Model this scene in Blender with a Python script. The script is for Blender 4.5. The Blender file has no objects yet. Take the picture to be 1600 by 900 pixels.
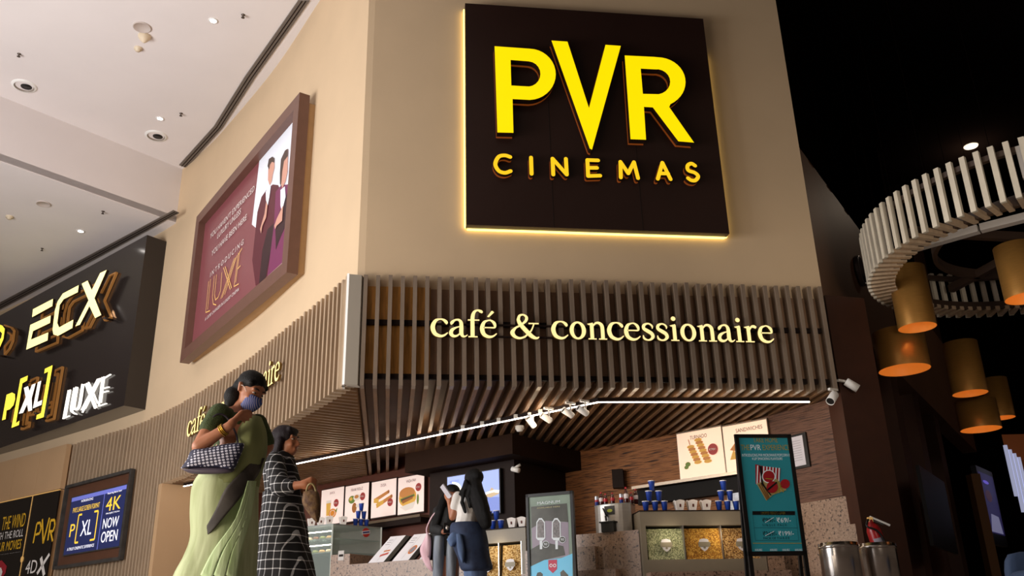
import bpy, math, random
from mathutils import Vector, Matrix, noise
from mathutils.geometry import tessellate_polygon
random.seed(7)
V = Vector
PI = math.pi
SC = bpy.context.scene
COL = SC.collection

# ------------------------------------------------------------------ camera
FPX, PITCH, ROLL, CAMH = 1405.58, 0.3731145, -0.0254268, 0.05
_F = V((0, math.cos(PITCH), math.sin(PITCH)))
_U0 = V((0, -math.sin(PITCH), math.cos(PITCH)))
_R = V((1, 0, 0)) * math.cos(ROLL) + _U0 * math.sin(ROLL)
_U = V((-1, 0, 0)) * math.sin(ROLL) + _U0 * math.cos(ROLL)
cd = bpy.data.cameras.new('camera'); cam = bpy.data.objects.new('camera', cd); COL.objects.link(cam)
cd.sensor_width = 36; cd.lens = FPX / 1600 * 36; cd.clip_end = 200
cam.matrix_world = Matrix(((_R.x, _U.x, -_F.x, 0), (_R.y, _U.y, -_F.y, 0), (_R.z, _U.z, -_F.z, CAMH), (0, 0, 0, 1)))
SC.camera = cam

# ------------------------------------------------------------------ view, world, big lights
SC.view_settings.view_transform = 'Standard'; SC.view_settings.look = 'None'
SC.view_settings.exposure = 0.0; SC.view_settings.gamma = 1; SC.view_settings.use_curve_mapping = False
w = bpy.data.worlds.new('world'); SC.world = w; w.use_nodes = True
w.node_tree.nodes['Background'].inputs[0].default_value = (1.0, 0.74, 0.56, 1)
w.node_tree.nodes['Background'].inputs[1].default_value = 0.075

def area(name, loc, target, sx, sy, power, col):
    d = bpy.data.lights.new(name, 'AREA'); d.shape = 'RECTANGLE'; d.size = sx; d.size_y = sy; d.energy = power; d.color = col
    o = bpy.data.objects.new(name, d); COL.objects.link(o); o.location = loc
    o.rotation_euler = (V(target) - V(loc)).to_track_quat('-Z', 'Y').to_euler(); return o
def spot(name, loc, target, power, col, ang=60, blend=.6, rad=.04):
    d = bpy.data.lights.new(name, 'SPOT'); d.energy = power; d.color = col; d.spot_size = math.radians(ang); d.spot_blend = blend; d.shadow_soft_size = rad
    o = bpy.data.objects.new(name, d); COL.objects.link(o); o.location = loc
    o.rotation_euler = (V(target) - V(loc)).to_track_quat('-Z', 'Y').to_euler(); return o
def point(name, loc, power, col, rad=.1):
    d = bpy.data.lights.new(name, 'POINT'); d.energy = power; d.color = col; d.shadow_soft_size = rad
    o = bpy.data.objects.new(name, d); COL.objects.link(o); o.location = loc; return o
area('atrium_daylight', (-10.2, 5.9, 2.8), (-3.0, 12.0, 4.8), 6, 4, 900, (1.0, 0.99, 1.0))
area('low_warm_fill', (-4.6, 3.6, .9), (-.6, 10, 3.4), 3, 1.2, 120, (1.0, 0.82, 0.62))  # added warm fill for the lower part of the front wall
area('atrium_floor_bounce', (-9, 3, .3), (-8, 8, 9.4), 10, 8, 440, (1.0, 0.97, 0.98))

# ------------------------------------------------------------------ helpers
def ray(x, y): return _F * FPX + _R * (x - 800) - _U * (y - 450)
def atz(x, y, z):
    d = ray(x, y); t = (z - CAMH) / d.z; return V((d.x * t, d.y * t, z))
def aty(x, y, Y):
    d = ray(x, y); t = Y / d.y; return V((d.x * t, Y, d.z * t + CAMH))
class PL:
    """upright plane through plan points a, b; t runs from a to b; 'off' is distance towards the viewer"""
    def __init__(s, a, b):
        s.a = V((a[0], a[1], 0)); d = V((b[0] - a[0], b[1] - a[1], 0)); s.len = d.length; s.d = d.normalized()
        n = V((s.d.y, -s.d.x, 0)); m = s.a + d * .5
        s.n = n if n.dot(-m) > 0 else -n
    def pt(s, t, z, off=0): return s.a + s.d * t + s.n * off + V((0, 0, z))
    def hit(s, x, y, off=0):
        d = ray(x, y); a = s.a + s.n * off; k = a.dot(s.n) / d.dot(s.n)
        return V((d.x * k, d.y * k, d.z * k + CAMH))
    def tz(s, x, y, off=0):
        p = s.hit(x, y, off); return ((p - s.a).dot(s.d), p.z)

def lin(c):
    if isinstance(c, str):
        c = c.lstrip('#'); c = [int(c[i:i + 2], 16) / 255 for i in (0, 2, 4)]
    return tuple((v / 12.92 if v <= .04045 else ((v + .055) / 1.055) ** 2.4) for v in c) + (1,)
MT = {}
def mat(name, col, rough=.6, metal=0, emis=0, ecol=None, var=0, vscale=8, bump=0, bscale=60, spec=.5, stretch=None, trans=0, alpha=1):
    if name in MT: return MT[name]
    m = bpy.data.materials.new(name); m.use_nodes = True; nt = m.node_tree; b = nt.nodes['Principled BSDF']
    c = lin(col)
    b.inputs['Base Color'].default_value = c; b.inputs['Roughness'].default_value = rough; b.inputs['Metallic'].default_value = metal
    b.inputs['Specular IOR Level'].default_value = spec
    if trans: b.inputs['Transmission Weight'].default_value = trans
    if alpha < 1: b.inputs['Alpha'].default_value = alpha
    if emis:
        b.inputs['Emission Color'].default_value = lin(ecol or col); b.inputs['Emission Strength'].default_value = emis
    tc = mp = None
    if var or bump:
        tc = nt.nodes.new('ShaderNodeTexCoord'); mp = nt.nodes.new('ShaderNodeMapping')
        nt.links.new(tc.outputs['Object'], mp.inputs[0])
        if stretch: mp.inputs['Scale'].default_value = stretch
    if var:
        n = nt.nodes.new('ShaderNodeTexNoise'); n.inputs['Scale'].default_value = vscale; n.inputs['Detail'].default_value = 4
        r = nt.nodes.new('ShaderNodeValToRGB'); r.color_ramp.elements[0].position = .3; r.color_ramp.elements[1].position = .7
        r.color_ramp.elements[0].color = tuple(max(0, v * (1 - var)) for v in c[:3]) + (1,)
        r.color_ramp.elements[1].color = tuple(min(1, v * (1 + var)) for v in c[:3]) + (1,)
        nt.links.new(mp.outputs[0], n.inputs['Vector']); nt.links.new(n.outputs['Fac'], r.inputs[0]); nt.links.new(r.outputs[0], b.inputs['Base Color'])
    if bump:
        n2 = nt.nodes.new('ShaderNodeTexNoise'); n2.inputs['Scale'].default_value = bscale
        bp = nt.nodes.new('ShaderNodeBump'); bp.inputs['Strength'].default_value = bump; bp.inputs['Distance'].default_value = .01
        nt.links.new(mp.outputs[0], n2.inputs['Vector']); nt.links.new(n2.outputs['Fac'], bp.inputs['Height']); nt.links.new(bp.outputs[0], b.inputs['Normal'])
    MT[name] = m; return m

def tag(o, label=None, cat=None, group=None, kind=None):
    if label: o['label'] = label
    if cat: o['category'] = cat
    if group: o['group'] = group
    if kind: o['kind'] = kind
    return o
def thing(name, label, cat, loc=(0, 0, 0), group=None):
    o = bpy.data.objects.new(name, None); COL.objects.link(o); o.location = loc; o.empty_display_size = .1
    return tag(o, label, cat, group)

_tc = {}
def text2d(s):
    """outline faces of a string, scaled to a unit box"""
    if s in _tc: return _tc[s]
    c = bpy.data.curves.new('tmp', 'FONT'); c.body = s; c.resolution_u = 3
    o = bpy.data.objects.new('tmp', c); COL.objects.link(o); dg = bpy.context.evaluated_depsgraph_get(); dg.update()
    me = bpy.data.meshes.new_from_object(o.evaluated_get(dg)); vs = [(v.co.x, v.co.y) for v in me.vertices]; fs = [tuple(p.vertices) for p in me.polygons]
    bpy.data.objects.remove(o); bpy.data.curves.remove(c); bpy.data.meshes.remove(me)
    x0 = min(v[0] for v in vs); x1 = max(v[0] for v in vs); y0 = min(v[1] for v in vs); y1 = max(v[1] for v in vs)
    _tc[s] = ([((x - x0) / (x1 - x0), (y - y0) / (y1 - y0)) for x, y in vs], fs, (x1 - x0) / (y1 - y0)); return _tc[s]

class MB:
    def __init__(s): s.v = []; s.f = []; s.m = []; s.mats = []; s.sm = []
    def mi(s, m):
        if m not in s.mats: s.mats.append(m)
        return s.mats.index(m)
    def add(s, vs, fs, m, smooth=False):
        b = len(s.v); s.v += [V(v) for v in vs]; i = s.mi(m)
        for f in fs: s.f.append([b + k for k in f]); s.m.append(i); s.sm.append(smooth)
    def hexa(s, p, m):  # p: 4 bottom, 4 top
        s.add(p, [(3, 2, 1, 0), (4, 5, 6, 7), (0, 1, 5, 4), (1, 2, 6, 5), (2, 3, 7, 6), (3, 0, 4, 7)], m)
    def box(s, c, sz, m, rot=0, ax=None):
        c = V(c); hx, hy, hz = sz[0] / 2, sz[1] / 2, sz[2] / 2
        R = ax or Matrix.Rotation(rot, 3, 'Z')
        s.hexa([c + R @ V(q) for q in [(-hx, -hy, -hz), (hx, -hy, -hz), (hx, hy, -hz), (-hx, hy, -hz), (-hx, -hy, hz), (hx, -hy, hz), (hx, hy, hz), (-hx, hy, hz)]], m)
    def bar(s, a, b, w, h, m, up=(0, 0, 1)):
        a = V(a); b = V(b); d = (b - a).normalized(); u = V(up); x = d.cross(u).normalized(); y = x.cross(d).normalized()
        q = [(-w / 2, -h / 2), (w / 2, -h / 2), (w / 2, h / 2), (-w / 2, h / 2)]
        s.hexa([a + x * i + y * j for i, j in q] + [b + x * i + y * j for i, j in q], m)
    def slab(s, plan, z0, z1, m):  # plan polygon prism
        n = len(plan); vs = [V((p[0], p[1], z0)) for p in plan] + [V((p[0], p[1], z1)) for p in plan]
        s.add(vs, [tuple(range(n - 1, -1, -1)), tuple(range(n, 2 * n))] + [(i, (i + 1) % n, n + (i + 1) % n, n + i) for i in range(n)], m)
    def plate(s, pl, t0, t1, z0, z1, o0, o1, m):
        s.hexa([pl.pt(t0, z0, o1), pl.pt(t1, z0, o1), pl.pt(t1, z0, o0), pl.pt(t0, z0, o0), pl.pt(t0, z1, o1), pl.pt(t1, z1, o1), pl.pt(t1, z1, o0), pl.pt(t0, z1, o0)], m)
    def shape(s, loops, fn, o0, o1, m, ms=None):
        """2-D loops (outer, holes...) extruded between offsets o0 (back) and o1 (front); fn(x, y, off) -> world"""
        tris = tessellate_polygon([[V((x, y, 0)) for x, y in L] for L in loops])
        flat = [p for L in loops for p in L]; n = len(flat)
        s.add([fn(x, y, o1) for x, y in flat], [tuple(t) for t in tris], m)
        if o0 is not None and o0 != o1:
            s.add([fn(x, y, o0) for x, y in flat], [tuple(t[::-1]) for t in tris], ms or m)
            b = 0
            for L in loops:
                k = len(L); s.add([fn(x, y, o1) for x, y in L] + [fn(x, y, o0) for x, y in L], [(i, (i + 1) % k, k + (i + 1) % k, k + i) for i in range(k)], ms or m)
    def tube(s, pts, r, m, n=8, caps=True, closed=False):
        pts = [V(p) for p in pts]; N = len(pts); rr = r if isinstance(r, (list, tuple)) else [r] * N
        rings = []; px = None
        for i, p in enumerate(pts):
            a = pts[(i - 1) % N] if (closed or i > 0) else p; b = pts[(i + 1) % N] if (closed or i < N - 1) else p
            d = (b - a).normalized()
            if px is None: px = d.cross(V((0, 0, 1)) if abs(d.z) < .9 else V((1, 0, 0))).normalized()
            px = (px - d * px.dot(d)).normalized(); py = d.cross(px)
            rings.append([p + (px * math.cos(2 * PI * k / n) + py * math.sin(2 * PI * k / n)) * rr[i] for k in range(n)])
        vs = [v for R in rings for v in R]; fs = []
        for i in range(N if closed else N - 1):
            j = (i + 1) % N
            fs += [(i * n + k, i * n + (k + 1) % n, j * n + (k + 1) % n, j * n + k) for k in range(n)]
        if caps and not closed: fs += [tuple(range(n - 1, -1, -1)), tuple((N - 1) * n + k for k in range(n))]
        s.add(vs, fs, m, True)
    def lathe(s, c, prof, m, n=24, axis=(0, 0, 1), a0=0, a1=2 * PI):
        c = V(c); q = V((0, 0, 1)).rotation_difference(V(axis)); full = abs(a1 - a0 - 2 * PI) < 1e-6; k = n if full else n + 1
        vs = [c + q @ V((r * math.cos(a0 + (a1 - a0) * i / n), r * math.sin(a0 + (a1 - a0) * i / n), z)) for r, z in prof for i in range(k)]
        fs = []
        for j in range(len(prof) - 1):
            for i in range(n):
                i2 = (i + 1) % k; fs.append((j * k + i, j * k + i2, (j + 1) * k + i2, (j + 1) * k + i))
        s.add(vs, fs, m, True)
    def loft(s, rings, m, caps=True, smooth=True):
        n = len(rings[0]); vs = [p for R in rings for p in R]; fs = []
        for i in range(len(rings) - 1): fs += [(i * n + k, i * n + (k + 1) % n, (i + 1) * n + (k + 1) % n, (i + 1) * n + k) for k in range(n)]
        if caps: fs += [tuple(range(n - 1, -1, -1)), tuple((len(rings) - 1) * n + k for k in range(n))]
        s.add(vs, fs, m, smooth)
    def text(s, st, fn, x0, y0, x1, y1, off, m, depth=0, shear=0):
        vs, fs, asp = text2d(st); fl = [fn(x0 + (x1 - x0) * x + shear * (y1 - y0) * y, y0 + (y1 - y0) * y, off) for x, y in vs]
        s.add(fl, fs, m)
    def build(s, name, parent=None, loc=None, label=None):
        """verts are world coordinates; origin is put at loc / the parent's location"""
        o0 = V(parent.matrix_basis.translation) if parent else None
        if parent and parent.parent: o0 = V((0, 0, 0)) + V(parent.parent.location) + V(parent.location)
        base = o0 if parent else (V(loc) if loc is not None else V((0, 0, 0)))
        if loc is not None and parent: pass
        me = bpy.data.meshes.new(name); me.from_pydata([v - base for v in s.v], [], s.f); me.update()
        for m in s.mats: me.materials.append(m)
        for p, mi_, sm in zip(me.polygons, s.m, s.sm): p.material_index = mi_; p.use_smooth = sm
        o = bpy.data.objects.new(name, me); COL.objects.link(o)
        if parent: o.parent = parent
        else: o.location = base
        if label: o['label'] = label
        return o
def lab(o, label): o['label'] = label; return o
def arc(cx, cy, rx, ry, a0, a1, n=12):
    return [(cx + rx * math.cos(math.radians(a0 + (a1 - a0) * i / n)), cy + ry * math.sin(math.radians(a0 + (a1 - a0) * i / n))) for i in range(n + 1)]
def crom(P, k=6):
    out = []
    for i in range(len(P) - 1):
        p0 = P[max(i - 1, 0)]; p1 = P[i]; p2 = P[i + 1]; p3 = P[min(i + 2, len(P) - 1)]
        for j in range(k):
            t = j / k; out.append(tuple(.5 * ((2 * b) + (c - a) * t + (2 * a - 5 * b + 4 * c - d) * t * t + (-a + 3 * b - 3 * c + d) * t ** 3) for a, b, c, d in zip(p0, p1, p2, p3)))
    out.append(tuple(P[-1])); return out
def ribbon(P, smooth=True, rnd=False):
    """P: (x, y, width) -> outline polygon"""
    Q = crom(P, 6) if smooth and len(P) > 2 else P
    L = []; R = []
    for i, (x, y, w_) in enumerate(Q):
        a = Q[max(i - 1, 0)]; b = Q[min(i + 1, len(Q) - 1)]; dx, dy = b[0] - a[0], b[1] - a[1]; l = math.hypot(dx, dy) or 1
        nx, ny = -dy / l * w_ / 2, dx / l * w_ / 2
        L.append((x + nx, y + ny)); R.append((x - nx, y - ny))
    if rnd:
        def cap(c, w_, ang): return [(c[0] + math.cos(ang + PI / 2 - PI * k / 5) * w_ / 2, c[1] + math.sin(ang + PI / 2 - PI * k / 5) * w_ / 2) for k in range(1, 5)]
        e = Q[-1]; a = math.atan2(Q[-1][1] - Q[-2][1], Q[-1][0] - Q[-2][0]); st = Q[0]; a2 = math.atan2(Q[0][1] - Q[1][1], Q[0][0] - Q[1][0])
        return L + cap(e, e[2], a) + R[::-1] + cap(st, st[2], a2)
    return L + R[::-1]

# ------------------------------------------------------------------ materials
def woodstrip(name, c1, c2, scale=(2.5, 2.5, 60)):
    m = mat(name, c1, rough=.65); nt = m.node_tree; b = nt.nodes['Principled BSDF']
    tc = nt.nodes.new('ShaderNodeTexCoord'); mp = nt.nodes.new('ShaderNodeMapping'); mp.inputs['Scale'].default_value = scale
    n = nt.nodes.new('ShaderNodeTexNoise'); n.inputs['Scale'].default_value = 1.6; n.inputs['Detail'].default_value = 3
    r = nt.nodes.new('ShaderNodeValToRGB'); r.color_ramp.elements[0].position = .36; r.color_ramp.elements[0].color = lin(c2); r.color_ramp.elements[1].position = .5; r.color_ramp.elements[1].color = lin(c1)
    bp = nt.nodes.new('ShaderNodeBump'); bp.inputs['Strength'].default_value = .8; bp.inputs['Distance'].default_value = .02
    nt.links.new(tc.outputs['Object'], mp.inputs[0]); nt.links.new(mp.outputs[0], n.inputs['Vector']); nt.links.new(n.outputs['Fac'], r.inputs[0])
    nt.links.new(r.outputs[0], b.inputs['Base Color']); nt.links.new(n.outputs['Fac'], bp.inputs['Height']); nt.links.new(bp.outputs[0], b.inputs['Normal'])
    return m
def terrazzo(name, base, dark, light, sc=70):
    m = mat(name, base, rough=.35); nt = m.node_tree; b = nt.nodes['Principled BSDF']
    tc = nt.nodes.new('ShaderNodeTexCoord'); n = nt.nodes.new('ShaderNodeTexVoronoi'); n.inputs['Scale'].default_value = sc
    n2 = nt.nodes.new('ShaderNodeTexNoise'); n2.inputs['Scale'].default_value = sc * .45; n2.inputs['Detail'].default_value = 2
    r = nt.nodes.new('ShaderNodeValToRGB'); r.color_ramp.interpolation = 'CONSTANT'; e = r.color_ramp.elements
    e[0].position = 0; e[0].color = lin(dark); e[1].position = .42; e[1].color = lin(base)
    x = e.new(.50); x.color = lin(light); x = e.new(.56); x.color = lin(base); x = e.new(.62); x.color = lin(light)
    nt.links.new(tc.outputs['Object'], n.inputs['Vector']); nt.links.new(tc.outputs['Object'], n2.inputs['Vector'])
    mx = nt.nodes.new('ShaderNodeMath'); mx.operation = 'MULTIPLY_ADD'; mx.inputs[1].default_value = .12
    nt.links.new(n.outputs['Distance'], mx.inputs[0]); nt.links.new(n2.outputs['Fac'], mx.inputs[2])
    nt.links.new(mx.outputs[0], r.inputs[0]); nt.links.new(r.outputs[0], b.inputs['Base Color']); return m
def voro(name, cols, sc, rough=.8, bump=.6):
    m = mat(name, cols[0], rough=rough); nt = m.node_tree; b = nt.nodes['Principled BSDF']
    tc = nt.nodes.new('ShaderNodeTexCoord'); n = nt.nodes.new('ShaderNodeTexVoronoi'); n.inputs['Scale'].default_value = sc
    r = nt.nodes.new('ShaderNodeValToRGB'); r.color_ramp.interpolation = 'CONSTANT'; e = r.color_ramp.elements; e[0].color = lin(cols[0]); e[1].position = .999; e[1].color = lin(cols[-1])
    for i, c in enumerate(cols[1:]): x = e.new((i + 1) / len(cols)); x.color = lin(c)
    bp = nt.nodes.new('ShaderNodeBump'); bp.inputs['Strength'].default_value = bump; bp.inputs['Distance'].default_value = .01
    nt.links.new(tc.outputs['Object'], n.inputs['Vector']); nt.links.new(n.outputs['Color'], r.inputs[0]); nt.links.new(r.outputs[0], b.inputs['Base Color'])
    nt.links.new(n.outputs['Distance'], bp.inputs['Height']); nt.links.new(bp.outputs[0], b.inputs['Normal']); return m

M_ceil = mat('ceiling_paint', '#e3dcda', .9, var=.02, vscale=1)
M_wall = mat('wall_paint', '#d2b896', .85, var=.03, vscale=1.2, bump=.05)
M_slat = mat('slat_timber', '#8d7c6c', .42, metal=.25, var=.12, vscale=3, stretch=(6, 6, .8))
M_slatB = mat('slat_timber_lit', '#b8a085', .42, metal=.25, var=.12, vscale=3, stretch=(6, 6, .8))  # paler slat_timber, with the bright light on the side slats in its colour
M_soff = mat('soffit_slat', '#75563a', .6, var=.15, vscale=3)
M_back = mat('backing_brown', '#8a6a50', .6, var=.1, vscale=2)
M_backg = mat('backing_gloss', '#c08a45', .3, metal=.5, var=.35, vscale=9, stretch=(3, 3, .3))  # orange base and streaks hold the warm reflections on this gloss panel
M_steel = mat('brushed_steel', '#b5b0aa', .35, metal=.9, var=.05, vscale=4, stretch=(1, 1, 12))
M_dark = mat('dark_laminate', '#1f1410', .6, var=.1, spec=.15)
M_black = mat('black_paint', '#0e0c0c', .4)
M_blackg = mat('black_gloss', '#15100f', .12)
M_white = mat('white_plastic', '#e8e6e2', .5)
M_grill = mat('grey_grille', '#6f655d', .7, var=.2, vscale=60, stretch=(20, 20, 1))
M_led = mat('led_strip', '#ffffff', emis=14, ecol='#fff1e0')
M_spotl = mat('downlight_glow', '#ffffff', emis=20, ecol='#fff6ee')
M_tile = mat('tan_tile', '#bd9a74', .5, var=.03, vscale=1)
M_terr = terrazzo('terrazzo', '#7f6654', '#382c26', '#9a806c', 80)
M_wood = woodstrip('strip_wood', '#96623a', '#382012')
M_wood2 = woodstrip('strip_wood_grey', '#6a4b3c', '#3a2720')
M_grey = mat('olive_grey_laminate', '#7d7465', .5, var=.03)
M_glass = mat('clear_glass', '#cfe0da', .05, alpha=.16, spec=.8)
M_floor = mat('floor_stone', '#b5aaa2', .25, var=.08, vscale=1.5)
# ------------------------------------------------------------------ layout lines (metres, plan)
O = V((-1.708, 9.575, 0)); UA = V((math.cos(.138), math.sin(.138), 0)); VA = V((-UA.y, UA.x, 0))
PA = PL(O, O + UA * 6)                       # canopy front, facing the hall
ZB, ZT = 2.70, 4.014                         # canopy underside and top
CUR = [V((x, y, 0)) for x, y in [(-1.875, 9.552), (-2.325, 10.29), (-3.05, 11.38), (-4.13, 13.02), (-5.42, 14.72), (-6.12, 15.58), (-6.97, 16.5), (-7.86, 17.28), (-9.17, 18.355), (-12, 20.5), (-16, 23.3)]]
CURF = [V(p) for p in crom([tuple(p) for p in CUR], 5)]
def offc(C, d):
    out = []
    for i in range(len(C)):
        t = (C[min(i + 1, len(C) - 1)] - C[max(i - 1, 0)]).normalized(); out.append(C[i] + V((t.y, -t.x, 0)) * d)
    return out
def walk(C, s):
    for i in range(len(C) - 1):
        l = (C[i + 1] - C[i]).length
        if s <= l: d = (C[i + 1] - C[i]).normalized(); return C[i] + d * s, d
        s -= l
    d = (C[-1] - C[-2]).normalized(); return C[-1] + d * s, d
def along(C, p):
    best = (1e9, 0); s = 0
    for i in range(len(C) - 1):
        d = C[i + 1] - C[i]; l = d.length; t = max(0, min(l, (p - C[i]).dot(d) / l)); q = C[i] + d * (t / l); e = (q - p).length
        if e < best[0]: best = (e, s + t)
        s += l
    return best[1]
def A(u, v, z=0): return O + UA * u + VA * v + V((0, 0, z))

# ------------------------------------------------------------------ floor, walls, ceilings
m = MB(); m.slab([(-26, -14), (24, -14), (24, 34), (-26, 34)], -.12, 0, M_floor); tag(m.build('floor'), kind='structure')
WB = offc(CURF, .15); cA = A(.01, .15)
def wall_strip(C, th, z0, z1, mt, name):
    m = MB(); D = offc(C, th)
    for i in range(len(C) - 1): m.slab([C[i], C[i + 1], D[i + 1], D[i]], z0, z1, mt)
    return tag(m.build(name), kind='structure')
iC = min(range(len(WB)), key=lambda i: (WB[i] - V((-9.3, 18.6, 0))).length)
wall_strip([cA] + WB[1:iC + 1], .2, 2.98, 9.9, M_wall, 'wall_left')
wall_strip(WB[iC:], .2, 0, 9.9, M_wall, 'wall_far_left')
m = MB(); m.slab([A(.01, .15), A(5.65, .15), A(5.65, .4), A(.2, .4)], 2.98, 9.9, M_wall); tag(m.build('wall_front'), kind='structure')
# light ceilings: upper one, the step down, the lower one beyond it
s0 = V((-9.14, 13.75, 0)); s1 = V((-6.45, 17.05, 0)); sd = (s1 - s0).normalized(); sL = s0 - sd * 16
m = MB(); m.slab([sL, s1, cA + V((.3, .4, 0)), A(.6, .3), A(.9, -3), A(1.4, -22), (-22, -8, 0)], 9.4, 9.6, M_ceil); tag(m.build('ceiling'), kind='structure')
sn = V((-sd.y, sd.x, 0))
m = MB(); m.slab([sL, s1, s1 + sn * .15, sL + sn * .15], 8.17, 9.6, M_ceil); m.slab([sL, s1, s1 + sd * 3, V((-14, 30, 0)), V((-26, 26, 0))], 8.15, 8.3, M_ceil)
tag(m.build('ceiling_lower'), kind='structure')
# dark ceiling over the lobby on the right
M_dkc = mat('dark_ceiling', '#0b0706', 1, spec=0); M_brn = mat('brown_panel', '#4a2a1a', .6, var=.15, vscale=1.5); M_brn2 = mat('brown_band', '#6e4c34', .55, var=.12, vscale=.8)
M_brn3 = mat('red_brown_post', '#3c1f12', .5, var=.1)
m = MB(); m.slab([A(.9, -3), A(.6, .3), A(5.7, .3), V((5.9, 17, 0)), V((14, 30, 0)), V((24, 20, 0)), V((24, -3, 0)), A(9, -4)], 9.2, 9.4, M_dkc); tag(m.build('ceiling_lobby'), kind='structure')
# wall C runs back from the end of the front wall
E0 = V((3.85, 10.5, 0)); az = math.radians(33); CD = V((math.sin(az), math.cos(az), 0)); PC = PL(E0, E0 + CD * 12)
m = MB(); m.plate(PC, 0, 13, 3.95, 6.1, -.3, 0, M_brn2); m.plate(PC, 0, 13, 6.1, 9.3, -.5, -.25, M_brn)
for t in [.55, 1.45, 2.4, 3.5, 4.9, 6.6, 8.6]: m.plate(PC, t, t + .22, 6.1, 9.3, -.25, .02, M_dkc)
tag(m.build('wall_right'), kind='structure')
m = MB(); m.plate(PC, 1.2, 13, 0, 3.95, -.5, -.35, M_dkc)
for t in [2.6, 4.2, 6.0, 8.0]: m.plate(PC, t, t + .55, 0, 3.95, -.35, -.1, M_brn)
tag(m.build('wall_recess'), kind='structure')
m = MB(); m.slab([(9, 30), (24, 18), (24.2, 18.3), (9.2, 30.3)], 0, 9.3, M_dkc); tag(m.build('wall_back'), kind='structure')
# pilaster at the end of the front wall
m = MB(); q0 = aty(1313, 700, 10.45); m.slab([A(5.66, .12), A(5.66, .55), V((4.55, 11.3, 0)), V((4.42, 10.62, 0))], 0, 3.95, M_brn3); tag(m.build('trim_1'), kind='structure')

# ------------------------------------------------------------------ interior walls of the cafe
bA, bB = V((.98, 13.69, 0)), V((3.22, 11.77, 0)); PR = PL(bA - (bB - bA).normalized() * .6, bB)        # wall with the right-hand menu boards
k0 = atz(620, 748, 1); k0.z = 0; k0 = k0.normalized() * 15; LD = (bA - bB).normalized(); PLF = PL(k0 + LD * 9, k0 - LD * 2.2)   # wall with the left-hand boards
m = MB(); m.plate(PR, 0, PR.len, 0, 2.97, -.15, 0, M_wood); tag(m.build('wall_cafe_right'), kind='structure')
sB = V((3.22, 11.77, 0)); sF = V((3.93, 10.66, 0)); PS = PL(sB, sF)
m = MB(); m.plate(PS, 0, PS.len, 1.53, 2.97, -.15, 0, M_wood2); m.plate(PS, 0, PS.len, 1.20, 1.53, -.15, .03, M_terr); m.plate(PS, 0, PS.len, 0, 1.2, -.15, .08, M_terr)
tag(m.build('wall_cafe_side'), kind='structure')
m = MB(); m.plate(PLF, 0, PLF.len, 0, 2.97, -.15, 0, mat('cafe_wall_brown', '#54281a', .5, var=.1)); tag(m.build('wall_cafe_left'), kind='structure')
# bulkhead column with the screen wall
c0, c1, c2 = V((-1.67, 13.5, 0)), V((-.05, 12.25, 0)), V((.98, 13.69, 0)); PB = PL(c0, c1)
M_bulk = mat('bulkhead_brown', '#26170f', .8, spec=.1, var=.1, vscale=2)
m = MB(); m.slab([c0, c1, c2, V((-.6, 15, 0))], 2.42, 2.70, M_bulk); n1 = PB.n * -.35; e2 = (c2 - c1).normalized()
i0 = PB.hit(671, 800, -.35); i0.z = 0; i1 = c1 + n1 - (c1 - c0).normalized() * .25; i2 = c2 - (c1 - c0).normalized() * .3
m.slab([i0, i1, i2, V((-.6, 15, 0))], 0, 2.42, M_dark); tag(m.build('column_1'), kind='structure')

# ------------------------------------------------------------------ slatted canopy
can = thing('slatted_canopy', 'long canopy of upright brown timber slats wrapping the corner above the cafe counter', 'canopy', A(2.8, 0, ZB))
def slat(m, p, d, n, w_, dep, z0, z1, mt):  # p on the front line, d along, n inward
    m.slab([p - d * w_ / 2, p + d * w_ / 2, p + d * w_ / 2 + n * dep, p - d * w_ / 2 + n * dep], z0, z1, mt)
m = MB()
for i in range(40):
    u = .03 + i * .1415
    slat(m, A(u, 0), UA, VA, .046, .15, ZB, ZT + random.uniform(-.008, .008), M_slat)
m.build('front_slats', can)
sJ = along(CURF, V((-6.15, 15.62, 0))); sEnd = along(CURF, V((-9.17, 18.355, 0)))
m = MB(); s = .06
while s < sJ:
    p, d = walk(CURF, s); n = V((d.y, -d.x, 0)); slat(m, p, d, n, .046, .15, ZB, ZT + random.uniform(-.01, .01), M_slatB); s += .1415
m.build('side_slats', can)
m = MB()
while s < sEnd:
    p, d = walk(CURF, s); n = V((d.y, -d.x, 0)); slat(m, p, d, n, .046, .15, 0, ZT + random.uniform(-.01, .01), M_slatB); s += .1415
m.build('wall_slats', can)
m = MB(); p0 = V((-1.86, 9.53, 0)); p1 = V((-1.725, 9.575, 0)); m.slab([p0, p1, p1 + V((.02, .12, 0)), p0 + V((.02, .12, 0))], ZB, ZT - .01, mat('end_panel_grey', '#b9b1a4', .5))
m.slab([p0 + V((-.028, .01, 0)), p0, p0 + V((-.03, .2, 0)), p0 + V((-.058, .2, 0))], ZB, ZT, M_white); lab(m.build('end_panel', can), 'brushed metal end panel at the corner')
m = MB(); m.plate(PA, .01, .78, ZB + .12, 3.92, -.148, -.13, M_backg); m.plate(PA, .78, 5.64, ZB + .12, 3.9, -.148, -.13, M_back)
for i, p in enumerate(WB[1:iC]):
    if i % 1 == 0:
        a_, b_ = WB[i + 1], WB[i + 2]; t = (b_ - a_).normalized(); nn = V((t.y, -t.x, 0)) * -.02
        far = along(CURF, a_) > sJ
        m.slab([a_, b_, b_ + nn, a_ + nn], 0 if far else ZB + .12, 3.95, M_back)
m.build('backing_panel', can)
m = MB(); m.plate(PA, 0, 5.62, 3.44, 3.50, -.13, -.09, M_dark); m.plate(PA, 0, 5.62, ZB + .1, ZB + .16, -.13, -.09, M_dark); m.build('fixing_rail', can)
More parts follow.
